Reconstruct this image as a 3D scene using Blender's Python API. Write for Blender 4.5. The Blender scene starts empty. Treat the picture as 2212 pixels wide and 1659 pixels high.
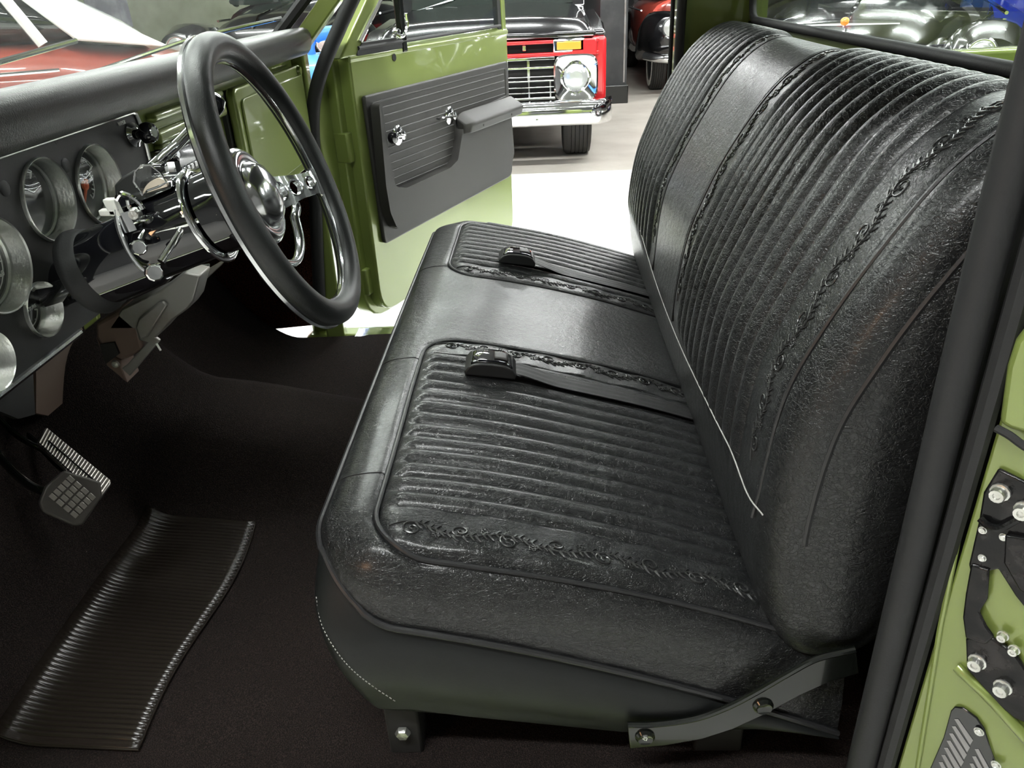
import bpy, math, random
import numpy as np
from mathutils import Vector, Matrix
random.seed(4)
S = bpy.context.scene
C = bpy.context.collection
V = Vector
PI = math.pi

# ------------------------------------------------------------------ camera
CAM = V((-0.72, -0.31, 1.48))
FPX = 1650.0
R_ = V((0.02567612, -0.99863523, -0.04547983))
U_ = V((0.46939161, -0.02812409, 0.8825421))
F_ = V((0.88261671, 0.04400811, -0.46802888))
cam = bpy.data.cameras.new('camera')
cam.sensor_width = 36
cam.lens = 36 * FPX / 2212
cam.clip_start = 0.02
co = bpy.data.objects.new('camera', cam)
C.objects.link(co)
m = Matrix((R_, U_, -F_)).transposed().to_4x4()
m.translation = CAM
co.matrix_world = m
S.camera = co

# ------------------------------------------------------------------ world, exposure
w = bpy.data.worlds.new('world'); S.world = w
w.use_nodes = True
w.node_tree.nodes['Background'].inputs[0].default_value = (0.9, 0.95, 1.0, 1)
w.node_tree.nodes['Background'].inputs[1].default_value = 0.05
S.view_settings.view_transform = 'Standard'
S.view_settings.look = 'None'
S.view_settings.gamma = 1
S.view_settings.use_curve_mapping = False
S.view_settings.exposure = 1.0
TUBE = 40.0         # emission of the ceiling lamps


# unseen warm light without a fixture, added to give the heel mat its gleam
def lamp(name, kind, loc, energy, col, size=0.3, target=None, size_y=None):
    l = bpy.data.lights.new(name, kind)
    l.energy = energy; l.color = col
    if kind == 'AREA':
        l.size = size
        if size_y: l.shape = 'RECTANGLE'; l.size_y = size_y
    else:
        l.shadow_soft_size = size
    o = bpy.data.objects.new(name, l); C.objects.link(o)
    o.location = loc
    if target:
        o.rotation_euler = (V(target) - V(loc)).to_track_quat('-Z', 'Y').to_euler()
    return o
lamp('warm_gleam_light', 'AREA', (-2.1, 1.75, 1.70), 3.5, (1.0, 0.55, 0.28), 0.40, (0.15, 0.3, 0.5))

# ------------------------------------------------------------------ pixel -> plane (positions measured off the photograph)
def ray(px, py):
    return F_ + R_ * ((px - 1106) / FPX) - U_ * ((py - 829.5) / FPX)
def onX(px, py, x):
    d = ray(px, py); return CAM + d * ((x - CAM.x) / d.x)
def onY(px, py, y):
    d = ray(px, py); return CAM + d * ((y - CAM.y) / d.y)
def onZ(px, py, z):
    d = ray(px, py); return CAM + d * ((z - CAM.z) / d.z)
def onP(px, py, p, n):
    d = ray(px, py); n = V(n); return CAM + d * ((V(p) - CAM).dot(n) / d.dot(n))

# ------------------------------------------------------------------ materials
MATS = {}
def mat(name, col, rough=0.5, metal=0.0, coat=0.0, bump=None, spec=0.5, emit=None, var=None, coatr=0.03, bd=0.002):
    """bump: list of (kind, scale, strength); var: (scale, col2, lo, hi) colour mottling"""
    mt = bpy.data.materials.new(name); mt.use_nodes = True
    nt = mt.node_tree; b = nt.nodes['Principled BSDF']
    b.inputs['Base Color'].default_value = (*col, 1)
    b.inputs['Roughness'].default_value = rough
    b.inputs['Metallic'].default_value = metal
    b.inputs['Coat Weight'].default_value = coat
    b.inputs['Coat Roughness'].default_value = coatr
    b.inputs['Specular IOR Level'].default_value = spec
    if emit:
        b.inputs['Emission Color'].default_value = (*emit[0], 1)
        b.inputs['Emission Strength'].default_value = emit[1]
    tc = nt.nodes.new('ShaderNodeTexCoord')
    if var:
        n = nt.nodes.new('ShaderNodeTexNoise'); n.inputs['Scale'].default_value = var[0]; n.inputs['Detail'].default_value = 6
        nt.links.new(tc.outputs['Object'], n.inputs['Vector'])
        r = nt.nodes.new('ShaderNodeValToRGB')
        r.color_ramp.elements[0].position = var[2]; r.color_ramp.elements[1].position = var[3]
        r.color_ramp.elements[0].color = (*col, 1); r.color_ramp.elements[1].color = (*var[1], 1)
        nt.links.new(n.outputs['Fac'], r.inputs['Fac'])
        nt.links.new(r.outputs['Color'], b.inputs['Base Color'])
    if bump:
        prev = None
        for kind, sc, st in bump:
            vec = tc.outputs['Object']
            if kind == 'fold':
                mp = nt.nodes.new('ShaderNodeMapping'); mp.inputs['Scale'].default_value = (1, 0.35, 1)
                nt.links.new(vec, mp.inputs['Vector']); vec = mp.outputs['Vector']
            if kind in ('crack', 'fold'):
                nz = nt.nodes.new('ShaderNodeTexNoise'); nz.inputs['Scale'].default_value = sc * 0.6; nz.inputs['Detail'].default_value = 3
                nt.links.new(vec, nz.inputs['Vector'])
                mx = nt.nodes.new('ShaderNodeMixRGB'); mx.inputs['Fac'].default_value = 0.03 if kind == 'crack' else 0.06
                nt.links.new(vec, mx.inputs[1]); nt.links.new(nz.outputs['Color'], mx.inputs[2])
                t = nt.nodes.new('ShaderNodeTexVoronoi'); t.feature = 'DISTANCE_TO_EDGE'
                t.inputs['Scale'].default_value = sc
                nt.links.new(mx.outputs['Color'], t.inputs['Vector'])
                mm = nt.nodes.new('ShaderNodeMath'); mm.operation = 'MINIMUM'; mm.inputs[1].default_value = 0.12
                nt.links.new(t.outputs['Distance'], mm.inputs[0]); h = mm.outputs[0]
                mult = 8
            elif kind == 'wave':
                t = nt.nodes.new('ShaderNodeTexWave'); t.inputs['Scale'].default_value = sc
                nt.links.new(vec, t.inputs['Vector']); h = t.outputs['Fac']; mult = 1
            else:
                t = nt.nodes.new('ShaderNodeTexNoise'); t.inputs['Scale'].default_value = sc; t.inputs['Detail'].default_value = 4
                nt.links.new(vec, t.inputs['Vector']); h = t.outputs['Fac']; mult = 1
            bp = nt.nodes.new('ShaderNodeBump'); bp.inputs['Strength'].default_value = min(1, st * mult if mult > 1 else st)
            bp.inputs['Distance'].default_value = bd
            nt.links.new(h, bp.inputs['Height'])
            if prev: nt.links.new(prev.outputs['Normal'], bp.inputs['Normal'])
            prev = bp
        nt.links.new(prev.outputs['Normal'], b.inputs['Normal'])
    MATS[name] = mt
    return mt

def glass(name, tint=(1, 1, 1), refl=1.0, rough=0.0):
    mt = bpy.data.materials.new(name); mt.use_nodes = True
    nt = mt.node_tree; nt.nodes.clear()
    o = nt.nodes.new('ShaderNodeOutputMaterial')
    t = nt.nodes.new('ShaderNodeBsdfTransparent'); t.inputs[0].default_value = (*tint, 1)
    g = nt.nodes.new('ShaderNodeBsdfGlossy'); g.inputs['Roughness'].default_value = rough
    g.inputs[0].default_value = (refl, refl, refl, 1)
    lw = nt.nodes.new('ShaderNodeLayerWeight'); lw.inputs['Blend'].default_value = 0.5
    pw = nt.nodes.new('ShaderNodeMath'); pw.operation = 'POWER'; pw.inputs[1].default_value = 4.5
    fr = nt.nodes.new('ShaderNodeMath'); fr.operation = 'MULTIPLY_ADD'; fr.inputs[1].default_value = 0.9; fr.inputs[2].default_value = 0.045
    nt.links.new(lw.outputs['Facing'], pw.inputs[0]); nt.links.new(pw.outputs[0], fr.inputs[0])
    mx = nt.nodes.new('ShaderNodeMixShader')
    nt.links.new(fr.outputs[0], mx.inputs[0]); nt.links.new(t.outputs[0], mx.inputs[1]); nt.links.new(g.outputs[0], mx.inputs[2])
    nt.links.new(mx.outputs[0], o.inputs[0])
    MATS[name] = mt
    return mt

GREEN = mat('green_paint', (0.235, 0.295, 0.075), 0.34, 0.25, 1.0, spec=0.5)
LEATHER = mat('black_leather', (0.008, 0.0083, 0.0088), 0.30, coat=0.3, coatr=0.2, bump=[('crack', 170, 0.10), ('fold', 85, 0.12), ('noise', 60, 0.8)], spec=0.5, bd=0.0034)
LEATHER_PLAIN = mat('black_vinyl', (0.0085, 0.0095, 0.0095), 0.42, bump=[('crack', 300, 0.04), ('noise', 30, 0.4)], spec=0.28, bd=0.0012)
LEATHER_WORN = mat('creased_leather', (0.0095, 0.010, 0.0105), 0.34, coat=0.2, coatr=0.22, bump=[('crack', 140, 0.10), ('fold', 75, 0.12), ('noise', 60, 0.8)], spec=0.5, bd=0.003)
PIPING = mat('black_piping', (0.02, 0.02, 0.021), 0.35, bump=[('noise', 400, 0.2)])
THREAD = mat('white_thread', (0.45, 0.44, 0.42), 0.7, bump=[('noise', 900, 0.5)])
EMBOSS = mat('embossed_leather', (0.022, 0.022, 0.022), 0.28, spec=0.8)
CHROME = mat('chrome', (0.86, 0.87, 0.88), 0.06, 1.0)
ALU = mat('polished_aluminium', (0.72, 0.73, 0.74), 0.16, 1.0, bump=[('noise', 60, 0.08)])
BRUSHED = mat('brushed_aluminium', (0.90, 0.91, 0.88), 0.30, 1.0, bump=[('noise', 220, 0.25)])
GRIP = mat('black_rubber_grip', (0.011, 0.012, 0.012), 0.40, bump=[('noise', 700, 0.15)])
PAD = mat('black_dash_vinyl', (0.012, 0.012, 0.011), 0.34, bump=[('noise', 500, 0.25)], spec=0.32)
PANELBLK = mat('satin_black_panel', (0.017, 0.017, 0.017), 0.5, bump=[('noise', 900, 0.15)])
GLOSSBLK = mat('gloss_black', (0.006, 0.006, 0.008), 0.06, 0, 1.0)
DOORPANEL = mat('black_moulded_plastic', (0.032, 0.030, 0.028), 0.46, bump=[('noise', 900, 0.6)], spec=0.6, bd=0.001)
RUBBER = mat('black_weatherstrip', (0.017, 0.017, 0.018), 0.62, bump=[('noise', 300, 0.15)])
CARPET = mat('black_carpet', (0.013, 0.010, 0.0095), 0.95, bump=[('noise', 420, 1.0), ('noise', 60, 0.4)], spec=0.15, var=(600, (0.060, 0.042, 0.037), 0.45, 0.75), bd=0.006)
MATRIB = mat('black_ribbed_rubber', (0.020, 0.015, 0.012), 0.27, spec=0.6)
CARPET_RED = mat('rust_brown_carpet', (0.10, 0.032, 0.02), 0.95, bump=[('noise', 300, 1.0)], var=(260, (0.015, 0.008, 0.006), 0.4, 0.6), spec=0.1, bd=0.006)
GREYMETAL = mat('grey_galvanised_metal', (0.30, 0.29, 0.28), 0.42, 0.7, bump=[('noise', 30, 0.2)], var=(14, (0.22, 0.19, 0.17), 0.45, 0.75))
BROWNMETAL = mat('brownish_primer', (0.13, 0.088, 0.068), 0.55, 0.2)
WHITEPL = mat('white_plastic', (0.75, 0.74, 0.70), 0.35)
ORANGE = mat('orange_needle', (0.9, 0.16, 0.04), 0.5)
GAUGEFACE = mat('gauge_face', (0.012, 0.012, 0.013), 0.5)
TICK = mat('gauge_marks', (0.8, 0.8, 0.78), 0.6)
LENS = glass('clear_lens', (0.96, 0.97, 0.96))
WINDOW = glass('window_glass', (0.93, 0.96, 0.94), 0.5)
WINDSHIELD = glass('windshield_glass', (0.92, 0.96, 0.92), 1.0)
CREAM = mat('cream_plastic', (0.75, 0.62, 0.52), 0.3)
BLACKSTEEL = mat('black_painted_steel', (0.006, 0.007, 0.006), 0.16, 0, 0.3)
BOLT = mat('zinc_bolt', (0.75, 0.75, 0.72), 0.3, 0.9, bump=[('noise', 300, 0.3)])
PEDAL = mat('pedal_aluminium', (0.42, 0.39, 0.36), 0.36, 1.0, bump=[('noise', 90, 0.2)])
LATCH = mat('greasy_black_steel', (0.012, 0.012, 0.013), 0.2, 0.5, bump=[('noise', 90, 0.6)], var=(40, (0.05, 0.045, 0.045), 0.45, 0.8))
REDP = mat('red_paint', (0.62, 0.015, 0.02), 0.3, 0, 1.0)
REDFADED = mat('coral_red_paint', (0.75, 0.12, 0.08), 0.3, 0, 1.0)
REDBROWN = mat('red_brown_paint', (0.27, 0.05, 0.032), 0.3, 0, 1.0)
BLACKP = mat('black_paint', (0.006, 0.006, 0.007), 0.2, 0, 1.0)
BLUEP = mat('blue_paint', (0.012, 0.03, 0.33), 0.3, 0, 1.0)
BLUETANK = mat('blue_tank_paint', (0.05, 0.24, 0.80), 0.4, 0, 0.3)
OLIVEP = mat('olive_green_paint', (0.10, 0.15, 0.06), 0.3, 0, 1.0)
WHITEP = mat('white_paint', (0.80, 0.81, 0.78), 0.3, 0, 1.0)
TYRE = mat('tyre_rubber', (0.035, 0.033, 0.03), 0.75, bump=[('noise', 120, 0.3)])
WHITEWALL = mat('white_sidewall', (0.7, 0.67, 0.6), 0.6)
AMBER = mat('amber_lens', (0.85, 0.32, 0.04), 0.25, 0, 0.5)
LAMPGLASS = mat('headlamp_glass', (0.55, 0.57, 0.55), 0.15, 0.5, 1.0, bump=[('wave', 60, 0.3)])
DARKGLASS = mat('dark_window_glass', (0.02, 0.025, 0.022), 0.05, 0, 1.0)
UNDER = mat('underbody_black', (0.01, 0.009, 0.008), 0.8)

# ------------------------------------------------------------------ mesh helpers
def frame(n, up=(0, 0, 1)):
    n = V(n).normalized(); up = V(up)
    if abs(n.dot(up)) > 0.97: up = V((1, 0, 0))
    a = up.cross(n).normalized(); b = n.cross(a)
    return a, b, n

def spline(pts, n=8, closed=False):
    pts = [V(p) for p in pts]; out = []
    N = len(pts)
    rng = range(N if closed else N - 1)
    for i in rng:
        p1, p2 = pts[i], pts[(i + 1) % N]
        p0 = pts[(i - 1) % N] if closed or i > 0 else p1 * 2 - p2
        p3 = pts[(i + 2) % N] if closed or i + 2 < N else p2 * 2 - p1
        for k in range(n):
            t = k / n
            out.append(0.5 * ((2 * p1) + (p2 - p0) * t + (2 * p0 - 5 * p1 + 4 * p2 - p3) * t * t + (3 * p1 - p0 - 3 * p2 + p3) * t ** 3))
    if not closed: out.append(pts[-1].copy())
    return out

class MB:
    def __init__(s): s.v = []; s.f = []
    def add(s, vs, fs):
        o = len(s.v); s.v += [tuple(p) for p in vs]; s.f += [tuple(i + o for i in f) for f in fs]; return s
    def box(s, c, size, ax=None, ay=None, az=None):
        c = V(c); ax = V(ax) if ax else V((1, 0, 0)); ay = V(ay) if ay else V((0, 1, 0)); az = V(az) if az else V((0, 0, 1))
        h = [d / 2 for d in size]; vs = []
        for sx in (-1, 1):
            for sy in (-1, 1):
                for sz in (-1, 1):
                    vs.append(c + ax * h[0] * sx + ay * h[1] * sy + az * h[2] * sz)
        return s.add(vs, [(0, 1, 3, 2), (4, 6, 7, 5), (0, 4, 5, 1), (2, 3, 7, 6), (0, 2, 6, 4), (1, 5, 7, 3)])
    def tube(s, pts, r, seg=10, closed=False, flat=None):
        pts = [V(p) for p in pts]; n = len(pts); rs = r if isinstance(r, (list, tuple)) else [r] * n
        t0 = ((pts[1] - pts[0]) if not closed else (pts[1] - pts[-1])).normalized()
        up = V((0, 0, 1)) if abs(t0.z) < 0.9 else V((1, 0, 0))
        a = up.cross(t0).normalized(); vs = []; fs = []
        for i, p in enumerate(pts):
            if closed: t = pts[(i + 1) % n] - pts[i - 1]
            else: t = pts[min(i + 1, n - 1)] - pts[max(i - 1, 0)]
            if t.length < 1e-9: t = t0
            t = t.normalized(); a = a - t * a.dot(t)
            if a.length < 1e-6: a = V((1, 0, 0)).cross(t)
            a.normalize(); b = t.cross(a)
            for k in range(seg):
                an = 2 * PI * k / seg
                f2 = flat if flat else 1.0
                vs.append(p + a * math.cos(an) * rs[i] + b * math.sin(an) * rs[i] * f2)
        for i in range(n if closed else n - 1):
            j = (i + 1) % n
            for k in range(seg):
                k2 = (k + 1) % seg
                fs.append((i * seg + k, i * seg + k2, j * seg + k2, j * seg + k))
        if not closed:
            fs.append(tuple(range(seg))[::-1]); fs.append(tuple((n - 1) * seg + k for k in range(seg)))
        return s.add(vs, fs)
    def lathe(s, prof, o, n, seg=32, closed=False):
        """prof: (radius, height along n)"""
        a, b, n = frame(n); o = V(o); vs = []; fs = []
        for r, h in prof:
            for k in range(seg):
                an = 2 * PI * k / seg
                vs.append(o + n * h + (a * math.cos(an) + b * math.sin(an)) * max(r, 1e-5))
        m_ = len(prof)
        for i in range(m_ if closed else m_ - 1):
            j = (i + 1) % m_
            for k in range(seg):
                k2 = (k + 1) % seg
                fs.append((i * seg + k, i * seg + k2, j * seg + k2, j * seg + k))
        if not closed:
            if prof[0][0] > 1e-4: fs.append(tuple(range(seg))[::-1])
            if prof[-1][0] > 1e-4: fs.append(tuple((m_ - 1) * seg + k for k in range(seg)))
        return s.add(vs, fs)
    def prism(s, poly, off):
        poly = [V(p) for p in poly]; off = V(off); n = len(poly)
        vs = poly + [p + off for p in poly]
        fs = [tuple(range(n))[::-1], tuple(range(n, 2 * n))] + [(i, (i + 1) % n, n + (i + 1) % n, n + i) for i in range(n)]
        return s.add(vs, fs)
    def grid(s, fn, nu, nv, cu=False, cv=False):
        vs = [fn(i / (nu if cu else nu - 1), j / (nv if cv else nv - 1)) for i in range(nu) for j in range(nv)]
        fs = []
        for i in range(nu if cu else nu - 1):
            for j in range(nv if cv else nv - 1):
                i2 = (i + 1) % nu; j2 = (j + 1) % nv
                fs.append((i * nv + j, i2 * nv + j, i2 * nv + j2, i * nv + j2))
        return s.add(vs, fs)
    def loft(s, rings, caps=True):
        n = len(rings[0]); vs = [p for r in rings for p in r]; fs = []
        for i in range(len(rings) - 1):
            for k in range(n):
                k2 = (k + 1) % n
                fs.append((i * n + k, i * n + k2, (i + 1) * n + k2, (i + 1) * n + k))
        if caps: fs.append(tuple(range(n))[::-1]); fs.append(tuple((len(rings) - 1) * n + k for k in range(n)))
        return s.add(vs, fs)
    def build(s, name, mt, parent=None, smooth=40, bevel=0, seg=2, solid=0, sub=0):
        me = bpy.data.meshes.new(name); me.from_pydata(s.v, [], s.f); me.update()
        me.validate()
        if mt: me.materials.append(mt)
        import bmesh
        bm = bmesh.new(); bm.from_mesh(me); bmesh.ops.recalc_face_normals(bm, faces=bm.faces); bm.to_mesh(me); bm.free()
        if smooth:
            me.polygons.foreach_set('use_smooth', [True] * len(me.polygons))
            me.set_sharp_from_angle(angle=math.radians(smooth))
        o = bpy.data.objects.new(name, me); C.objects.link(o)
        if solid:
            md = o.modifiers.new('solid', 'SOLIDIFY'); md.thickness = solid; md.offset = 0
        if bevel:
            md = o.modifiers.new('bevel', 'BEVEL'); md.width = bevel; md.segments = seg; md.limit_method = 'ANGLE'; md.angle_limit = math.radians(35)
            md.harden_normals = False
        if sub:
            md = o.modifiers.new('sub', 'SUBSURF'); md.levels = sub; md.render_levels = sub
        if parent: put(o, parent)
        return o

BASE = {}
def put(o, parent):
    o.parent = parent
    if parent.name in BASE: o.matrix_parent_inverse = Matrix.Translation(-BASE[parent.name])
    return o
def thing(name, label, cat, loc=(0, 0, 0), group=None):
    o = bpy.data.objects.new(name, None); C.objects.link(o)
    o.empty_display_size = 0.1
    o.location = loc; BASE[o.name] = V(loc)
    o['label'] = label; o['category'] = cat
    if group: o['group'] = group
    return o
def tag(o, label, cat, group=None):
    o['label'] = label; o['category'] = cat
    if group: o['group'] = group
    return o
def struct(o): o['kind'] = 'structure'; return o
def dup(root, loc, rotz=0, label=None):
    r = root.copy(); C.objects.link(r); r.location = loc; r.rotation_euler = (0, 0, rotz)
    if label: r['label'] = label
    for ch in list(root.children):
        c = ch.copy(); C.objects.link(c); c.parent = r; c.matrix_parent_inverse = ch.matrix_parent_inverse.copy()
        for g in ch.children:
            d = g.copy(); C.objects.link(d); d.parent = c
    return r
# ================================================================== BENCH SEAT
XW = 1.545                     # seat width
RC = 0.11
def sm(a, b, x):
    t = max(0.0, min(1.0, (x - a) / (b - a))); return t * t * (3 - 2 * t)
def rrdist(x, y, x0, x1, yf, rc):
    """inside distance to a U-shaped outline (front edge yf, sides x0,x1), capped at rc, and |nx|"""
    cx = (x0 + x1) / 2; hw = (x1 - x0) / 2
    qx = max(abs(x - cx) - (hw - rc), 0.0); qy = max(y - (yf - rc), 0.0)
    h = math.hypot(qx, qy)
    return rc - h, (qx / h if h > 1e-9 else 0.0)
INS = [(0.030, 0.658, 0.110, 0.578), (1.030, 1.495, 1.095, 1.495)]   # insert x0, x1, pleats from, to
YF = -0.078; RI = 0.075
PITCH = 0.0355
def topz(x, y, detail=True):
    z = 0.868 + 0.115 * y - 0.22 * y * y
    z += 0.006 * math.sin(PI * min(max(x / XW, 0), 1))
    d, nx = rrdist(x, y, 0, XW, 0.0, RC)
    d = max(d, 0)
    wd = 0.10 - 0.048 * nx * nx
    D = 0.034 * (1 - nx * nx) + (0.100 + 0.06 * (-y)) * nx * nx
    if d < wd: z -= D * (1 - math.sqrt(max(0, 1 - (1 - d / wd) ** 2)))
    if detail:
        for x0, x1, p0, p1 in INS:
            di, _ = rrdist(x, y, x0, x1, YF, RI)
            if di > -0.02:
                z -= 0.006 * math.exp(-(di / 0.006) ** 2)
                if di > 0:
                    z += 0.005 * sm(0, 0.03, di)
                    if p0 <= x <= p1:
                        k = abs(math.sin(PI * (x - p0) / ((p1 - p0) / round((p1 - p0) / PITCH))))
                        z += (0.0135 * k ** 0.7 - 0.007) * sm(0.0, 0.035, di if y > YF - RI else 0.05) * (0.65 + 0.35 * sm(-0.65, -0.2, y))
                        z += 0.0007 * math.sin(23 * y + 2 * x) * k
                    elif p1 < x < x1 or x0 < x < p0:
                        z += 0.0015 * math.sin(60 * y + 31 * x)
        z += 0.0022 * math.sin(9 * y + 5 * x) * math.sin(13 * x + 2)
        z += 0.003 * sm(0.0, 0.03, 0.04 - x) * math.sin(14 * y + 1.0) * (1 if x < 0.085 else 0)
    return z
bench = thing('bench_seat', 'wide black leather bench seat with pleated inserts and embossed scroll trim', 'seat', (0.76, -0.4, 0.45))

def cushion_top():
    nx_, ny_ = 400, 150
    X = [XW * i / (nx_ - 1) for i in range(nx_)]; Y = [-0.70 + 0.70 * j / (ny_ - 1) for j in range(ny_)]
    vs = []
    for x in X:
        for y in Y:
            cx = XW / 2; hw = XW / 2 - RC
            qx = max(abs(x - cx) - hw, 0); qy = max(y + RC, 0)
            h = math.hypot(qx, qy); xx, yy = x, y
            if h > RC:
                f = RC / h; xx = cx + math.copysign(hw + qx * f, x - cx) if qx > 0 else x
                yy = -RC + qy * f if qy > 0 else y
            vs.append((xx, yy, topz(xx, yy)))
    fs = [(i * ny_ + j, (i + 1) * ny_ + j, (i + 1) * ny_ + j + 1, i * ny_ + j + 1) for i in range(nx_ - 1) for j in range(ny_ - 1)]
    return MB().add(vs, fs)
cush = cushion_top().build('seat_cushion', LEATHER, bench, smooth=60)

def outline(n=16):
    pts = [(0.0, -0.70 + 0.59 * i / 24) for i in range(24)]
    pts += [(RC - RC * math.cos(a), -RC + RC * math.sin(a)) for a in [PI / 2 * i / n for i in range(n + 1)]]
    pts += [(RC + (XW - 2 * RC) * i / 30, 0.0) for i in range(1, 30)]
    pts += [(XW - RC + RC * math.sin(a), -RC + RC * math.cos(a)) for a in [PI / 2 * i / n for i in range(n + 1)]]
    pts += [(XW, -0.11 - 0.59 * i / 24) for i in range(1, 25)]
    return pts
OUT = outline()
def zbot(y):
    return float(np.interp(y, [-.7, -.6, -.41, -.18, -.12, -.057, 0], [.53, .53, .525, .562, .575, .585, .60]))
def skirt():
    rings = []
    NS = 14
    for k in range(NS + 1):
        s_ = k / NS; ring = []
        for (x, y) in OUT:
            d, nx = rrdist(x, y, 0, XW, 0.0, RC); ny = math.sqrt(max(0, 1 - nx * nx)) if y > -RC else 0
            sx = -1 if x < XW / 2 else 1
            if y <= -RC: nx = 1.0
            zt = topz(x, y, False); zb = zbot(y)
            bul = 0.010 * math.sin(PI * min(1, s_ * 1.2)) - 0.008 * math.exp(-(s_ / 0.06) ** 2)
            inn = 0.018 * max(0, (s_ - 0.25) / 0.75) ** 2.2 * ny + 0.012 * s_ ** 6
            if ny > 0 and nx > 0:
                r2 = RC - 0.055 * sm(0, 0.35, s_)
                x = r2 * (1 - nx) if sx < 0 else XW - r2 * (1 - nx); y = -r2 * (1 - ny)
            ring.append((x + sx * nx * (bul - 0.012 * s_ ** 4), y + ny * bul - inn * (1 if ny > 0 else 0), zt + (zb - zt) * s_))
        rings.append([V(p) for p in ring])
    mb = MB(); n = len(OUT); vs = [p for r in rings for p in r]; fs = []
    for i in range(NS):
        for k in range(n - 1):
            fs.append((i * n + k, i * n + k + 1, (i + 1) * n + k + 1, (i + 1) * n + k))
    fs.append(tuple(NS * n + k for k in range(n)))
    fs.append(tuple([i * n for i in range(NS + 1)] + [i * n + n - 1 for i in range(NS, -1, -1)]))
    return mb.add(vs, fs)
sk = skirt().build('cushion_skirt', LEATHER_PLAIN, bench, smooth=50)
MB().tube([(x - (0.003 if x < .01 else 0), y + (0.003 if y > -.01 else 0), topz(x, y, False) + 0.001) for x, y in OUT], 0.0045, 8).build('edge_piping', PIPING, cush)
for x0, x1, p0, p1 in INS:
    pts = [(x0, -0.695 + (0.695 + YF - RI) * i / 30) for i in range(30)]
    pts += [(x0 + RI - RI * math.cos(a), YF - RI + RI * math.sin(a)) for a in [PI / 2 * i / 10 for i in range(11)]]
    pts += [(x0 + RI + (x1 - x0 - 2 * RI) * i / 20, YF) for i in range(1, 20)]
    pts += [(x1 - RI + RI * math.sin(a), YF - RI + RI * math.cos(a)) for a in [PI / 2 * i / 10 for i in range(11)]]
    pts += [(x1, YF - RI - (0.695 + YF - RI) * i / 30) for i in range(1, 31)]
    MB().tube([(x, y, topz(x, y) + 0.0042) for x, y in pts], 0.0035, 8).build('insert_piping', PIPING, cush)
# stitched seams across the front border
sm_ = MB()
for xs in (0.19, 0.56, 1.075):
    sm_ = MB(); sm_.tube([(xs, -0.004 - 0.07 * i / 12, topz(xs, -0.004 - 0.07 * i / 12) + 0.0004) for i in range(13)], 0.0009, 5)
    sm_.build('seam', PIPING, cush)
for x0, x1, p0, p1 in INS:
    for xx in (p0, p1):
        if xx < 1.4:
            sm_ = MB(); sm_.tube([(xx, YF - 0.012 - 0.6 * i / 60, topz(xx, YF - 0.012 - 0.6 * i / 60) + 0.0006) for i in range(61)], 0.0009, 5)
            sm_.build('seam', PIPING, cush)
# white stitching along the lower front corner of the near side
from mathutils.bvhtree import BVHTree
SKB = BVHTree.FromPolygons([tuple(v.co) for v in sk.data.vertices], [tuple(f.vertices) for f in sk.data.polygons])
def skhit(px, py):
    for dx in range(0, 60, 3):
        h = SKB.ray_cast(CAM, ray(px + dx, py).normalized())
        if h[0]: return h[0] - ray(px, py).normalized() * 0.0012
    return onX(px, py, 0)
pp = spline([skhit(*p) for p in ((680, 1289), (694, 1347), (723, 1401), (759, 1445), (803, 1481), (857, 1517))], 14)
sm_ = MB()
for i in range(0, len(pp) - 1, 2): sm_.tube([pp[i], pp[i + 1]], 0.0007, 5)
sm_.build('stitching', THREAD, sk)

def scroll(P=0.125, A=0.0085, L=0.5, u0=0.0):
    """embossed vine with volutes, flowers and leaves: list of (polyline in (u,v), radius start, radius end)"""
    out = []
    n = int(L / 0.003)
    vine = lambda u: A * math.sin(2 * PI * u / P)
    out.append(([(u0 + L * i / n, vine(L * i / n)) for i in range(n + 1)], 1.15, 1.15))
    k = 0; u = P / 4
    while u < L - 0.01:
        sg = 1 if k % 2 == 0 else -1
        cu, cv = u0 + u, -0.35 * A * sg
        sp = []
        for i in range(30):
            t = i / 29; r = 0.0115 * (1 - 0.85 * t); an = PI / 2 * sg + sg * t * 2 * PI * 1.5
            sp.append((cu + r * math.cos(an) * 1.15, cv + r * math.sin(an)))
        out.append((sp, 1.2, 0.9))
        fu, fv = cu + P * 0.25, -sg * 0.0075 + 0.0
        for q in range(5):
            a0 = q * 2 * PI / 5; pu, pv = fu + 0.0042 * math.cos(a0), fv + 0.0042 * math.sin(a0)
            out.append(([(pu + 0.0022 * math.cos(t), pv + 0.0022 * math.sin(t)) for t in (0, 1.3, 2.6, 3.9, 5.2, 6.28)], 0.8, 0.8))
        for q in range(7):
            b0 = u + P * (0.03 + 0.065 * q); s2 = 1 if q % 2 else -1
            if b0 > L - 0.006: break
            vb = vine(b0)
            out.append(([(u0 + b0 + 0.009 * t, vb + s2 * 0.0085 * math.sin(t * 1.7)) for t in (0, .25, .5, .75, 1)], 2.0, 0.4))
            out.append(([(u0 + b0 + 0.002 + 0.0045 * t, vb - s2 * 0.0060 * t) for t in (0, .5, 1)], 1.5, 0.8))
        u += P / 2; k += 1
    return out
def emboss(parent, lines, fn, r=0.0013):
    mb = MB()
    for l, ra, rb in lines:
        m_ = len(l)
        mb.tube([fn(u, v_) for u, v_ in l], [r * (ra + (rb - ra) * i / (m_ - 1)) for i in range(m_)], 5)
    return mb.build('embossed_scroll', EMBOSS, parent, smooth=60)
def cfn(xc):
    return lambda u, v_: (xc + v_, -0.100 - u, topz(xc + v_, -0.100 - u) + 0.0006)
emboss(cush, scroll(L=0.49), cfn(0.069))
emboss(cush, scroll(L=0.49), cfn(0.620))
emboss(cush, scroll(L=0.49), cfn(1.063))

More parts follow.
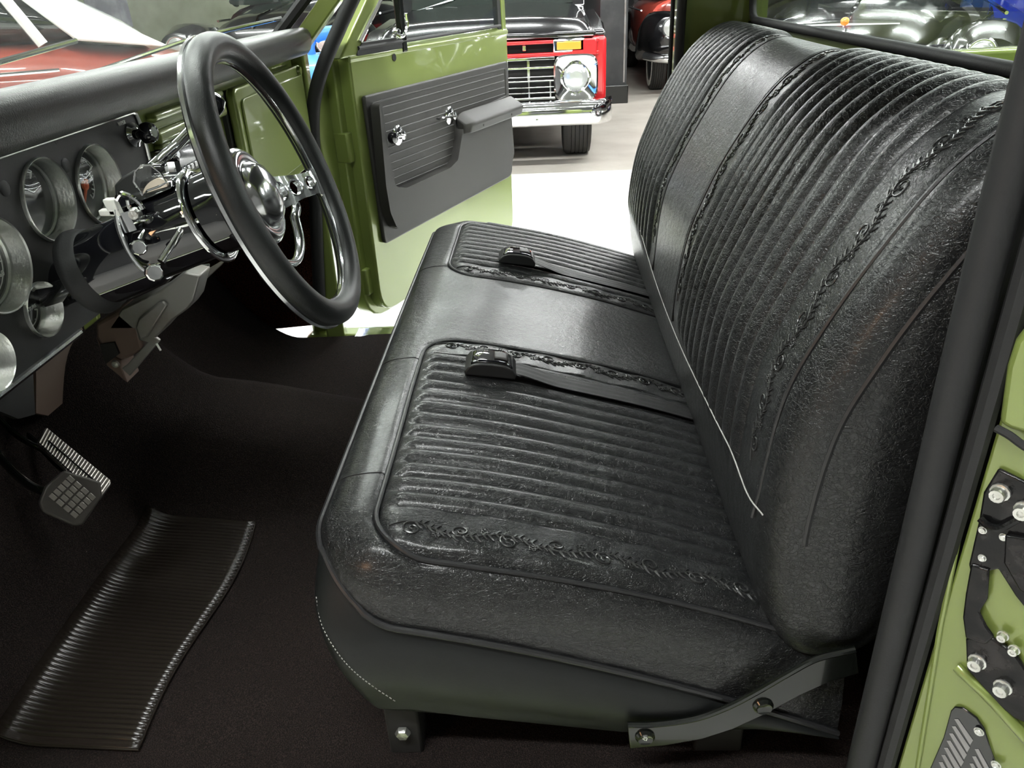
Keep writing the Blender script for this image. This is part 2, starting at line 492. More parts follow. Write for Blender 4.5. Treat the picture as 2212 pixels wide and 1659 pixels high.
# ---- backrest
LOOP = [(-.66, .652), (-.612, .672), (-.585, .73), (-.572, .80), (-.568, .90), (-.583, 1.03), (-.617, 1.125), (-.662, 1.215), (-.715, 1.295), (-.772, 1.342), (-.822, 1.352),
        (-.856, 1.33), (-.866, 1.27), (-.855, 1.15), (-.83, .97), (-.79, .78), (-.735, .675)]
lp = spline([(0, y, z) for y, z in LOOP], 16, closed=True)
# resample evenly
def resample(pts, n, closed=True):
    P = [V(p) for p in pts] + ([V(pts[0])] if closed else [])
    d = [0]
    for i in range(1, len(P)): d.append(d[-1] + (P[i] - P[i - 1]).length)
    out = []; j = 0
    for k in range(n):
        t = d[-1] * k / (n if closed else n - 1)
        while j < len(d) - 2 and d[j + 1] < t: j += 1
        f = (t - d[j]) / max(1e-9, d[j + 1] - d[j])
        out.append(P[j].lerp(P[j + 1], f))
    return out
NL = 220
lp = resample(lp, NL)
norms = []
for i in range(NL):
    t = (lp[(i + 1) % NL] - lp[i - 1]).normalized()
    norms.append(V((0, t.z, -t.y)) )
# make the normals outward
ctr = sum(lp, V()) / NL
if sum((lp[i] - ctr).dot(norms[i]) for i in range(NL)) < 0: norms = [-n for n in norms]
topi = max(range(NL), key=lambda i: lp[i].z)
BX0, BX1 = 0.063, 1.475
def backdisp(i, x):
    p = lp[i]
    front = norms[i].y > -0.2 or p.z > 1.30
    if not front or p.z < 0.72: return 0.0
    f = sm(0.84, 0.91, p.z)
    d = 0
    for c in (0.063, 0.69, 0.99, 1.474):
        d -= 0.005 * math.exp(-((x - c) / 0.005) ** 2) * f
    for p0, p1 in ((0.157, 0.622), (1.055, 1.474)):
        if p0 <= x <= p1:
            k = abs(math.sin(PI * (x - p0) / ((p1 - p0) / round((p1 - p0) / 0.0405))))
            d += (0.0145 * k ** 0.7 - 0.007) * f
    d += 0.0025 * math.sin(7 * x + 11 * p.z) * math.sin(9 * p.z) * f
    d += 0.012 * math.sin(PI * min(max((x - .063) / .62, 0), 1)) ** 2 * f * (1 - sm(1.25, 1.35, p.z)) * 0.5
    d += 0.012 * math.sin(PI * min(max((x - .99) / .49, 0), 1)) ** 2 * f * (1 - sm(1.25, 1.35, p.z)) * 0.5
    return d
def backpt(i, x, lift=0.0):
    return V((x, lp[i].y, lp[i].z)) + norms[i] * (backdisp(i, x) + lift)
back = MB()
cols = []
RR = 0.058
nc = 340
# near end cap rings (from the middle of the side panel outwards)
mid = []
for i in range(NL):
    # medial line point: blend towards the middle between front and back
    z = min(max(lp[i].z, 0.74), 1.27)
    yf = float(np.interp(z, [.74, .9, 1.03, 1.125, 1.215, 1.27], [-.585, -.568, -.583, -.617, -.662, -.70]))
    yb = float(np.interp(z, [.74, .97, 1.15, 1.27], [-.775, -.83, -.855, -.866]))
    mid.append(V((0, (yf + yb) / 2, z)))
def endrings(xe, sg):
    rs = []
    for k in range(0, 6):
        s_ = k / 6
        rs.append([V((xe, 0, 0)) + mid[i] + (lp[i] - norms[i] * RR * 0.8 - mid[i]) * s_ + V((sg * 0.012 * (1 - s_ ** 2), 0, 0)) for i in range(NL)])
    for k in range(0, 10):
        a = PI / 2 * (k) / 9
        rs.append([V((xe - sg * (RR) * (1 - math.cos(a)) , 0, 0)) + lp[i] - norms[i] * RR * 0.8 * (1 - math.sin(a)) for i in range(NL)])
    return rs
near = endrings(BX0 - RR, -1)
far = endrings(BX1 + RR, 1)[::-1]
midr = [[backpt(i, BX0 + (BX1 - BX0) * j / nc) for i in range(NL)] for j in range(0, nc + 1)]
back.loft(near[:-1] + midr + far[1:], caps=False)
backo = back.build('backrest', LEATHER_WORN, bench, smooth=60)
def bidx(z):     # front loop index at height z
    best = min((abs(lp[i].z - z) + (0 if norms[i].y > 0 else 9), i) for i in range(NL)); return best[1]
i0, i1 = bidx(0.865), topi
st = 1 if ((i1 - i0) % NL) < NL / 2 else -1
IDX = []
i = i0
while True:
    IDX.append(i)
    if i == i1: break
    i = (i + st) % NL
ext = [(i1 + st * k) % NL for k in range(1, 10)]
for c in (0.063, 0.69, 0.99, 1.474):
    MB().tube([backpt(i, c, 0.0025) for i in IDX + ext], 0.003, 7).build('insert_piping', PIPING, backo)
def side_seam(x0, dep):
    pts = []
    for i in IDX:
        pts.append(V((x0, lp[i].y, lp[i].z)) - norms[i] * dep)
    return pts
MB().tube([p + V((-0.001, 0, 0)) for p in side_seam(0.0075, 0.047)], 0.004, 7).tube([p + V((-0.001, 0, 0)) for p in side_seam(0.0078, 0.056)], 0.003, 7).build('side_piping', PIPING, backo)
def bfn(xc, t0):
    arc = [0.0]
    for a, b in zip(IDX, IDX[1:]): arc.append(arc[-1] + (lp[a] - lp[b]).length)
    def f(u, v_):
        s_ = t0 + u; k = min(max(np.searchsorted(arc, s_) - 1, 0), len(IDX) - 2)
        fr = (s_ - arc[k]) / (arc[k + 1] - arc[k])
        return backpt(IDX[k], xc + v_, 0.0006).lerp(backpt(IDX[k + 1], xc + v_, 0.0006), fr)
    return f, arc[-1]
for xc in (0.110, 0.657, 1.022):
    f, L = bfn(xc, 0.055)
    emboss(backo, scroll(L=L - 0.07, P=0.115), f, 0.0009 if xc < .2 else 0.0012)
# white stitched hem that runs across the bottom of the backrest
def hit_back(px, py):
    d = ray(px, py)
    zs = [p.z for p in [lp[i] for i in IDX]]; ys = [lp[i].y for i in IDX]
    t = 0.3
    while t < 4:
        p = CAM + d * t
        if p.z < 1.352 and p.y < float(np.interp(p.z, zs, ys)) + 0.004: return p
        t += 0.002
    return None
hem = [(1386, 498), (1422, 616), (1470, 739), (1541, 887), (1585, 974), (1621, 1066), (1655, 1112)]
hp = [hit_back(*p) for p in hem]
hp = [V((p.x, float(np.interp(p.z, [lp[i].z for i in IDX], [lp[i].y for i in IDX])) + 0.0075, p.z)) for p in hp if p]
MB().tube(spline(hp, 10), 0.0010, 6).build('hem_stitching', THREAD, backo)
# seat bracket (hinge arm) with two trim bolts, on the near side; mirrored on the far side
def bracket(x, sx):
    top = [(-.408, .578), (-.45, .579), (-.50, .590), (-.54, .612), (-.575, .640), (-.61, .672), (-.645, .70), (-.69, .715)]
    bot = [(-.412, .532), (-.46, .538), (-.51, .551), (-.55, .571), (-.59, .60), (-.63, .635), (-.665, .66), (-.70, .675)]
    ring = [(x, y, z) for y, z in top] + [(x, y, z) for y, z in bot[::-1]]
    b = MB().prism(ring, (sx * 0.006, 0, 0)).build('hinge_bracket', BLACKSTEEL, bench, bevel=0.0015)
    MB().tube(spline([(x + sx * 0.003, y, z) for y, z in top], 6), 0.0042, 8).build('bracket_lip', BLACKSTEEL, b)
    for (y, z) in ((-.432, .558), (-.585, .617)):
        MB().lathe([(0.0135, 0), (0.0135, 0.004), (0.0105, 0.0075), (0.0085, 0.006), (0.0, 0.005)], (x + sx * 0.004, y, z), (sx, 0, 0), 24).build('bracket_bolt', BLACKSTEEL, b)
    st_ = MB()
    for q in range(3):
        a = PI / 2 + q * 2 * PI / 3
        st_.box((x + sx * 0.0098, -.432 + 0.0022 * math.cos(a), .558 + 0.0022 * math.sin(a)), (0.001, 0.005, 0.0012), (1, 0, 0), (0, math.cos(a + PI / 2.4), math.sin(a + PI / 2.4)), (0, -math.sin(a + PI / 2.4), math.cos(a + PI / 2.4)))
    st_.build('bolt_mark', BOLT, b)
bracket(-0.014, -1)
bracket(XW + 0.014, 1)
# seat risers and the mounting bolt
pb = onX(870, 1585, 0.03)
for x in (0.06, XW - 0.06):
    MB().box((x, pb.y, 0.515), (0.05, 0.05, 0.13)).build('seat_riser', UNDER, bench, bevel=0.004)
    MB().box((x, -0.55, 0.495), (0.05, 0.07, 0.09)).build('seat_riser', UNDER, bench, bevel=0.004)
pb = onX(870, 1585, 0.03)
MB().lathe([(0.0, 0), (0.011, 0), (0.012, 0.004), (0.009, 0.009), (0, 0.010)], (0.034, pb.y, pb.z), (-1, 0, 0), 6).build('mounting_bolt', BOLT, bench)

# ================================================================== SEAT BELTS
def seat_belt(x, yf, label, yaw):
    zf = max(topz(x + dx, yf - dy, True) for dx in (-.02, 0, .02) for dy in (0, .04, .08))
    base = V((x, yf - 0.04, zf))
    t = thing('seat_belt', label, 'seat belt', base, 'buckled lap belts on the bench seat')
    L, Wd, H = 0.092, 0.066, 0.024
    dirv = V((math.sin(yaw), -math.cos(yaw), -0.16)).normalized(); up = V((0, 0, 1)); side = dirv.cross(up).normalized(); up = side.cross(dirv)
    o = V((x, yf, zf + 0.004))
    def P(u, v_, h): return o + dirv * u + side * v_ + up * h
    prof = [(0, 0), (0.0, 0.007)] + [(L * i / 14, H * (1 - abs(2 * i / 14 - 1.0) ** 4.0) * 0.72 + 0.0085) for i in range(1, 14)] + [(L, 0.007), (L, 0)]
    MB().prism([P(u, -Wd / 2, h) for u, h in prof], side * Wd).build('buckle_body', PADMAT, t, smooth=30, bevel=0.003, seg=3)
    # glossy curved cover
    cov = MB()
    us = [0.010 + (L - 0.02) * i / 16 for i in range(17)]
    hh = lambda u: H * (1 - abs(2 * u / L - 1) ** 4.0) * 0.72 + 0.0095
    cov.grid(lambda a, b: P(0.010 + (L - 0.018) * a, -Wd / 2 + 0.006 + (Wd - 0.012) * b, hh(0.010 + (L - 0.018) * a) + 0.0012 * math.sin(PI * b)), 17, 8)
    cov.build('buckle_cover', GLOSSBLK, t, solid=0.0015)
    u0, u1 = L * 0.55, L * 0.82
    MB().grid(lambda a, b: P(u0 + (u1 - u0) * a, -0.014 + 0.028 * b, hh(u0 + (u1 - u0) * a) + 0.0028), 6, 4).build('release_button', DOORPANEL, t, solid=0.002)
    n = 26
    pts = []
    for i in range(n + 1):
        s_ = i / n; y = yf - L + 0.01 - (0.655 + yf - L - -0.0) * 0 - s_ * (0.63 - abs(yf) - L)
        xx = x + math.sin(yaw) * (L + s_ * 0.42)
        z0 = max(topz(xx - .02, y), topz(xx + .02, y), topz(xx, y)) + 0.003 + 0.012 * (1 - sm(0, 0.25, s_))
        pts.append(V((xx, y, z0)))
    rib = MB()
    def rf(a, b):
        k = a * n; i = min(int(k), n - 1); p = pts[i].lerp(pts[i + 1], k - i)
        return p + V((0.023 * (2 * b - 1), 0, 0.0008 * math.cos(b * 6 * PI)))
    rib.grid(rf, 60, 12).build('webbing', WEBBING, t, solid=0.0015)
    return t
PADMAT = mat('black_buckle_plastic', (0.018, 0.018, 0.018), 0.42, bump=[('noise', 600, 0.2)])
WEBBING = mat('black_webbing', (0.012, 0.012, 0.012), 0.5, bump=[('noise', 900, 0.5)])
q1 = onZ(1012, 835, 0.85); q2 = onZ(1087, 592, 0.85)
seat_belt(0.515, -0.165, 'black lap belt and buckle lying on the pleats nearest the steering wheel', 0.03)
seat_belt(1.135, -0.200, 'black lap belt and buckle lying on the far passenger seat pleats', 0.03)
# ================================================================== text helper
def text(s_, size, o, xd, yd, mt, parent, name='lettering', depth=0.0004):
    cu = bpy.data.curves.new('txt', 'FONT'); cu.body = s_; cu.size = size; cu.extrude = depth; cu.align_x = 'CENTER'; cu.align_y = 'CENTER'
    to = bpy.data.objects.new('txt', cu); C.objects.link(to)
    dg = bpy.context.evaluated_depsgraph_get()
    me = bpy.data.meshes.new_from_object(to.evaluated_get(dg))
    bpy.data.objects.remove(to)
    xd = V(xd).normalized(); zd = xd.cross(V(yd)).normalized(); yd = zd.cross(xd)
    M = Matrix((xd, yd, zd)).transposed().to_4x4(); M.translation = V(o)
    me.transform(M); me.materials.clear(); me.materials.append(mt)
    ob = bpy.data.objects.new(name, me); C.objects.link(ob)
    return put(ob, parent)

# ================================================================== CAB OF THE PICKUP
cab = thing('pickup_cab', 'green pickup truck cab with black weatherstrips around its open door frames', 'pickup truck', (0.8, -0.2, 0.0))
GX0, GX1 = -0.02, 1.62
# floor pan, rocker panels
MB().box((0.8, -0.05, 0.405), (1.66, 1.72, 0.05)).build('floor_pan', BLACKSTEEL, cab)
MB().box((-0.06, -0.15, 0.38), (0.10, 1.3, 0.13)).build('rocker_panel', GREEN, cab, bevel=0.02)
MB().box((1.655, -0.15, 0.38), (0.09, 1.3, 0.13)).build('rocker_panel', GREEN, cab, bevel=0.02)
MB().box((1.615, -0.17, 0.451), (0.07, 0.98, 0.008)).build('sill_plate', ALU, cab, bevel=0.002)
# rear wall with the window opening
RY = -0.885
rw = MB()
rw.box((0.8, RY - 0.02, 0.885), (1.72, 0.03, 0.93))
rw.box((-0.03, RY - 0.02, 1.56), (0.12, 0.03, 0.48))
rw.box((1.60, RY - 0.02, 1.56), (0.14, 0.03, 0.48))
rw.box((0.8, RY - 0.02, 1.77), (1.72, 0.03, 0.09))
rw.build('rear_wall', GREEN, cab)
def roundrect_xz(x0, x1, z0, z1, r, y, n=8):
    pts = []
    for (cx, cz, a0) in ((x1 - r, z1 - r, 0), (x0 + r, z1 - r, PI / 2), (x0 + r, z0 + r, PI), (x1 - r, z0 + r, 1.5 * PI)):
        for k in range(n + 1):
            a = a0 + PI / 2 * k / n; pts.append(V((cx + r * math.cos(a), y, cz + r * math.sin(a))))
    return pts
MB().tube(roundrect_xz(0.035, 1.505, 1.358, 1.725, 0.05, RY + 0.012), 0.0095, 10, closed=True).build('rear_window_seal', RUBBER, cab)
MB().prism(roundrect_xz(0.035, 1.505, 1.358, 1.725, 0.05, RY + 0.01), (0, -0.005, 0)).build('rear_window', WINDOW, cab)
# roof
def rf(a, b):
    x = -0.09 + 1.78 * a; y = -0.92 + 0.90 * b
    return V((x, y, 1.80 + 0.05 * (1 - (2 * a - 1) ** 4) + 0.02 * (1 - (2 * b - 1) ** 2)))
MB().grid(rf, 20, 12).build('roof', GREEN, cab, solid=0.03)
MB().grid(lambda a, b: rf(0.06 + 0.88 * a, 0.05 + 0.90 * b) - V((0, 0, 0.022)), 20, 12).build('added_roof_lining', RUBBER, cab, solid=0.006)  # unseen dark sheet, added to keep green out of the rear window reflection
# far rear corner (door shut face), seal
MB().prism([(1.60, -0.70, 0.45), (1.60, -0.90, 0.45), (1.60, -0.90, 1.82), (1.60, -0.70, 1.82)], (0.09, 0, 0)).build('rear_corner_pillar', GREEN, cab, bevel=0.01)
def seal(pts, name='door_seal', r=0.013): return MB().tube(spline(pts, 6), r, 10).build(name, RUBBER, cab)
seal([(1.575, -0.698, 0.47), (1.575, -0.700, 0.9), (1.575, -0.702, 1.3), (1.575, -0.702, 1.72), (1.575, -0.66, 1.79), (1.575, -0.2, 1.80)])
MB().tube([(1.60, -0.683, 0.47), (1.60, -0.683, 1.78)], 0.006, 8).build('seal_lip', RUBBER, cab)
# near rear pillar (B pillar) : trim inside, seal, outer jamb
MB().box((-0.035, -0.80, 1.13), (0.05, 0.17, 1.36)).build('near_rear_pillar', PANELBLK, cab, bevel=0.01)
seal([(-0.075, -0.70, 0.46), (-0.073, -0.698, 0.9), (-0.07, -0.697, 1.2), (-0.07, -0.695, 1.72), (-0.07, -0.65, 1.79), (-0.07, -0.2, 1.80)], r=0.0165)
MB().tube([(-0.088, -0.722, 0.46), (-0.088, -0.722, 1.78)], 0.010, 8).build('seal_lip', RUBBER, cab)
JP = V((-0.098, -0.735, 1.0)); JN = V((-0.68, 0.73, 0)); JD = V((-0.73, -0.68, 0))
def J(px, py, lift=0.0): return onP(px, py, JP + JN * lift, JN)
b = V((-0.095, -0.732, 0))
jamb = MB()
jamb.prism([b + V((0, 0, 0.42)), b + JD * 0.13 + V((0, 0, 0.42)), b + JD * 0.13 + V((0, 0, 1.14)), b + V((0, 0, 1.14))], -JN * 0.05)
jamb.prism([b - JN * 0.012 + V((0, 0, 1.14)), b + JD * 0.13 - JN * 0.012 + V((0, 0, 1.14)), b + JD * 0.13 - JN * 0.012 + V((0, 0, 1.80)), b - JN * 0.012 + V((0, 0, 1.80))], -JN * 0.03)
jo = jamb.build('door_jamb', GREEN, cab, bevel=0.003)
MB().tube(spline([J(2068, 1440, .002), J(2090, 1462, .004), J(2140, 1510, .005), J(2212, 1590, .004), J(2260, 1645, .004)], 6), 0.006, 10).build('pressed_ridge', GREEN, jo)
MB().tube([J(2103, 1000, .001), J(2062, 1200, .001), J(2030, 1360, .001), J(1975, 1700, .001)], 0.003, 8).build('pressed_edge', GREEN, jo)
up_ = [J(2172, 790, .012), J(2190, 735, .012), J(2225, 690, .012), J(2300, 690, .012), J(2300, 960, .012), J(2180, 930, .012), J(2155, 915, .012)]
MB().prism(up_, -JN * 0.02).build('upper_jamb_panel', GREEN, cab, bevel=0.006, seg=3)
MB().tube(spline([J(2152, 925, .010), J(2180, 940, .012), J(2215, 965, .012), J(2260, 985, .012)], 5), 0.004, 8).build('jamb_joint', RUBBER, cab)

# rear of front body: far A pillar, gasket, windshield
PIL0 = V((1.60, 0.36, 1.33)); PILD = V((0, -1.06, 1.0)).normalized()
def strip(p0, p1, w0, w1, th, name, mt):
    """bar leaning with the pillar; w: offsets towards -y"""
    p0 = V(p0); p1 = V(p1)
    q = [p0 + V((0, w0, 0)), p0 + V((0, w1, 0)), p1 + V((0, w1, 0)), p1 + V((0, w0, 0))]
    return MB().prism(q, (th, 0, 0)).build(name, mt, cab, bevel=0.006, seg=3)
strip((1.60, 0.405, 1.33), (1.56, -0.06, 1.79), 0.0, -0.066, 0.05, 'front_pillar', GREEN)
strip((-0.09, 0.405, 1.33), (-0.05, -0.06, 1.79), 0.0, -0.066, 0.05, 'front_pillar', GREEN)
MB().prism([(1.60, 0.42, 0.42), (1.60, 0.36, 0.42), (1.60, 0.345, 1.33), (1.60, 0.42, 1.35)], (0.05, 0, 0)).build('hinge_pillar', GREEN, cab, bevel=0.008)
def Apx(px, py, x=1.595): return onX(px, py, x)
seal([Apx(690, 640, 1.585), Apx(683, 480, 1.585), Apx(679, 350, 1.585), Apx(676, 250, 1.585), Apx(684, 190, 1.585), Apx(703, 130, 1.585), Apx(733, 60, 1.585), Apx(764, -8, 1.585), Apx(855, -200, 1.585)], 'door_seal', 0.020)
# windshield, curved glass, its rubber gasket, cowl and hood
def ws(a, b):
    x = -0.02 + 1.62 * a; c = 1 - (2 * a - 1) ** 4
    y = (0.455 + 0.20 * c) + (-0.035 - 0.455 - 0.13 * c) * b
    return V((x, y, 1.328 + 0.459 * b))
MB().grid(ws, 30, 12).build('windshield', WINDSHIELD, cab)
gk = [ws(k / 29, 0) for k in range(30)] + [ws(1, k / 11) for k in range(1, 12)] + [ws(1 - k / 29, 1) for k in range(1, 30)] + [ws(0, 1 - k / 11) for k in range(1, 11)]
MB().tube(gk, 0.017, 8, closed=True).build('windshield_gasket', RUBBER, cab)
def hd(a, b):
    x = -0.12 + 1.84 * a; y = 0.47 + 1.75 * b
    c = 1 - (2 * a - 1) ** 4
    y0 = y + 0.19 * c * (1 - b)
    return V((x, y0, 1.290 - 0.05 * b - 0.08 * b ** 3 - 0.06 * (1 - c) + 0.0 * c))
MB().grid(hd, 24, 24).build('hood', GREEN, cab, solid=0.02)
MB().box((-0.10, 1.35, 0.85), (0.04, 1.75, 0.75)).build('front_fender', GREEN, cab, bevel=0.03)
MB().box((1.70, 1.35, 0.85), (0.04, 1.75, 0.75)).build('front_fender', GREEN, cab, bevel=0.03)
MB().box((0.8, 2.22, 0.78), (1.80, 0.06, 0.7)).build('radiator_shell', GREEN, cab, bevel=0.02)
MB().box((0.8, 0.875, 0.86), (1.62, 0.02, 0.85)).build('firewall', GREEN, cab)
MB().box((-0.085, 0.515, 0.87), (0.06, 0.06, 0.88)).build('cowl_side', GREEN, cab, bevel=0.01)
MB().box((1.69, 0.455, 0.87), (0.06, 0.06, 0.88)).build('cowl_side', GREEN, cab, bevel=0.01)
# wiper arms resting on the glass
for wx in (0.38, 1.12):
    p0 = ws((wx + 0.02) / 1.62, 0.0) + V((0, 0.03, 0.012))
    p1 = ws((wx + 0.50) / 1.62, 0.16) + V((0, 0.015, 0.012))
    MB().tube([p0, p0.lerp(p1, 0.5) + V((0, 0.01, 0.01)), p1], 0.005, 8).build('wiper_arm', CHROME, cab)
# load bed side rail and front panel, seen through the rear window
bed = MB()
bed.box((1.68, -2.05, 1.02), (0.07, 2.2, 0.45)); bed.box((-0.09, -2.05, 1.02), (0.07, 2.2, 0.45))
bed.box((0.8, -1.0, 0.98), (1.76, 0.05, 0.36)); bed.box((0.8, -3.12, 0.98), (1.76, 0.05, 0.40)); bed.box((0.8, -2.05, 0.72), (1.70, 2.15, 0.04))
bed.build('load_bed', GREEN, cab, bevel=0.012)
# road wheels so that the truck stands on the floor
def tyre(mb_parent, o, axis, R0, wd, seg=48, white=False, mt=None, root=None, treads=True):
    o = V(o); ax = V(axis).normalized()
    prof = [(R0 * 0.58, -wd * 0.42), (R0 * 0.80, -wd * 0.52), (R0 * 0.95, -wd * 0.48), (R0 * 0.995, -wd * 0.38)]
    gr = 5
    for g in range(gr):
        a = -wd * 0.36 + wd * 0.72 * g / gr
        b_ = a + wd * 0.72 / gr
        prof += [(R0, a + 0.002), (R0, b_ - 0.006), (R0 * 0.975, b_ - 0.005), (R0 * 0.975, b_ - 0.001)]
    prof += [(R0 * 0.995, wd * 0.38), (R0 * 0.95, wd * 0.48), (R0 * 0.80, wd * 0.52), (R0 * 0.58, wd * 0.42)]
    t = MB().lathe(prof, o, ax, seg, closed=True).build('tyre', TYRE, root, smooth=30)
    MB().lathe([(0.0, wd * 0.30), (R0 * 0.2, wd * 0.34), (R0 * 0.3, wd * 0.26), (R0 * 0.5, wd * 0.30), (R0 * 0.6, wd * 0.42), (R0 * 0.6, -wd * 0.4), (0, -wd * 0.35)], o, ax, 32).build('wheel_rim', CHROME, t)
    if white: MB().lathe([(R0 * 0.66, wd * 0.49), (R0 * 0.66, wd * 0.52), (R0 * 0.86, wd * 0.535), (R0 * 0.86, wd * 0.50)], o, ax, 40, closed=True).build('whitewall', WHITEWALL, t)
    return t
for x, sx in ((-0.02, -1), (1.62, 1)):
    for y in (1.45, -2.1):
        tyre(None, (x, y, 0.36), (sx, 0, 0), 0.36, 0.22, root=cab)

# ================================================================== CARPET and floor mat
def cz(x, y):
    z = 0.452 + 0.006 * math.sin(9 * x + 3 * y) * math.sin(7 * y)
    hump = math.exp(-((x - 0.86) / 0.20) ** 4) * (0.06 + 0.13 * sm(-0.1, 0.55, y)) * sm(-0.35, -0.05, y)
    toe = 0.34 * sm(0.50, 1.02, y) * 1.6
    return z + max(hump, 0) + toe * 0.9
def cpt(a, b):
    x = GX0 + 0.002 + (GX1 - GX0 - 0.03) * a
    y = -0.86 + 1.70 * min(b / 0.8, 1); z = cz(x, y)
    if b > 0.8: z = z + (1.20 - z) * (b - 0.8) / 0.2; y = 0.84 + 0.01 * (b - .8)
    return V((x, y, z))
carp = MB().grid(cpt, 90, 120).build('floor_carpet', CARPET, None)
tag(carp, 'black loop carpet covering the cab floor, hump and toe board', 'carpet')
kp = MB().prism([Apx(620, 395, 1.588), Apx(640, 340, 1.588), Apx(683, 340, 1.588), Apx(690, 560, 1.588), Apx(700, 700, 1.588), (1.588, 0.84, 0.47), (1.588, 0.84, 1.05)], (0.012, 0, 0)).build('kick_panel', CARPET_RED, cab)

# ribbed heel mat let into the carpet in front of the driver
mc = [(-8, 1600), (325, 1122), (552, 1132), (300, 1622)]
def mp(u, v_):
    a = onZ(*mc[0], .46); b = onZ(*mc[1], .46); c = onZ(*mc[2], .46); d = onZ(*mc[3], .46)
    p = a.lerp(b, v_).lerp(d.lerp(c, v_), u)
    # gentle S of the mat's far edge
    p.y += 0.010 * math.sin(2 * PI * v_) * u
    z = cz(p.x, p.y) + 0.006
    return V((p.x, p.y, z))
NR = 58
def mr(a, b):
    p = mp(a, b)
    edge = min(a, 1 - a, b, 1 - b)
    k = 0.5 + 0.5 * math.cos(2 * PI * NR * b)
    p.z += 0.0036 * k * sm(0.0, 0.03, edge) + 0.002 * (1 - sm(0.0, 0.02, edge))
    return p
mt_ = MB().grid(mr, 14, NR * 8 + 1).build('heel_mat', MATRIB, None, solid=0.004)
tag(mt_, 'dark ribbed rubber heel mat set in the carpet below the pedals', 'floor mat')
e_ = MB().tube([mp(k / 10, 0) for k in range(10)] + [mp(1, k / 40) for k in range(40)] + [mp(1 - k / 10, 1) for k in range(10)] + [mp(0, 1 - k / 40) for k in range(40)], 0.0022, 8, closed=True).build('mat_border', MATRIB, mt_)

# ================================================================== DASHBOARD
dash = thing('dashboard', 'green metal dashboard with black padded top and black gauge panel', 'dashboard', (0.8, 0.5, 1.05))
DY = 0.36
def D(px, py, y=DY): return onY(px, py, y)
# padded top: profile in (y,z), swept along x and rounded at the far end
padp = [(.372, 1.316), (.340, 1.318), (.318, 1.326), (.309, 1.342), (.306, 1.362), (.309, 1.379), (.323, 1.3885), (.355, 1.388), (.42, 1.380), (.50, 1.366), (.60, 1.346), (.655, 1.334), (.66, 1.318), (.50, 1.315)]
pr = resample([V((0, y, z)) for y, z in spline([(y, z, 0) for y, z in padp], 6, closed=True) for _ in (0,)] if False else [V((0, p.x, p.y)) for p in spline([(y, z, 0) for y, z in padp], 6, closed=True)], 60)
rings = []
for k in range(40):
    x = -0.04 + 1.60 * k / 39
    c = 1 - (2 * k / 39 - 1) ** 4
    ring = []
    for p in pr:
        yy = p.y
        if yy > 0.45: yy = 0.45 + (yy - 0.45) * (0.12 + 0.88 * c)
        ring.append(V((x, yy, p.z)))
    rings.append(ring)
last = rings[-1]; cc = V((0, 0.385, 1.358))
for k in range(1, 9):
    a = PI / 2 * k / 8; f = math.cos(a) * 0.98 + 0.02
    rings.append([V((1.56 + 0.05 * math.sin(a), cc.y + (p.y - cc.y) * f, cc.z + (p.z - cc.z) * f)) for p in last])
MB().loft(rings).build('dash_pad', PAD, dash, smooth=60)
# metal face
face = MB()
face.box((1.095, DY + 0.035, 1.19), (0.99, 0.03, 0.27))
face.box((0.28, DY + 0.09, 1.19), (0.66, 0.03, 0.27))
face.build('dash_face', GREEN, dash, bevel=0.004)
MB().prism([(0.62, DY + .02, 1.055), (1.57, DY + .02, 1.055), (1.57, DY + .12, 1.035), (0.62, DY + .12, 1.035)], (0, 0, 0.02)).build('dash_lower_lip', GREEN, dash, bevel=0.006)
# raised swages between the gauge panel and the glove box
for z0, dz in ((1.292, 0.018), (1.258, 0.026)):
    MB().box((0.84, DY + 0.014, z0), (0.34, 0.022, dz)).build('dash_swage', GREEN, dash, bevel=0.009, seg=4)
# glove box door
gp = [D(476, 192, .345), D(652, 128, .345), D(664, 140, .345), D(684, 290, .345), D(660, 352, .345), D(604, 388, .345), D(520, 418, .345), D(508, 330, .345)]
x0 = gp[0].x; x1 = 1.615; z1 = 1.300; z0 = 1.045
def rr(x0, x1, z0, z1, r, y):
    return roundrect_xz(x0, x1, z0, z1, r, y)
gd = MB().prism(rr(1.03, 1.575, 1.03, 1.297, 0.022, DY + 0.012), (0, -0.022, 0)).build('glovebox_door', GREEN, dash, bevel=0.006, seg=3)
inner = rr(1.055, 1.55, 1.055, 1.272, 0.02, DY - 0.0095)
MB().prism(inner, (0, -0.006, 0)).build('door_face', GREEN, gd, bevel=0.005, seg=3)
MB().lathe([(0.0, 0.010), (0.010, 0.009), (0.012, 0.0)], (1.535, DY - 0.010, 1.283), (0, -1, 0), 20).build('lock_button', GREEN, gd)
MB().box((1.018, DY + 0.016, 1.165), (0.012, 0.01, 0.25)).build('shadow_gap', RUBBER, dash)
MB().prism([(1.0, DY + .02, 1.06), (1.60, DY + .02, 1.06), (1.60, 0.80, 0.98), (1.0, 0.80, 0.98)], (0, 0, 0.01)).build('glovebox_underside', PANELBLK, dash)

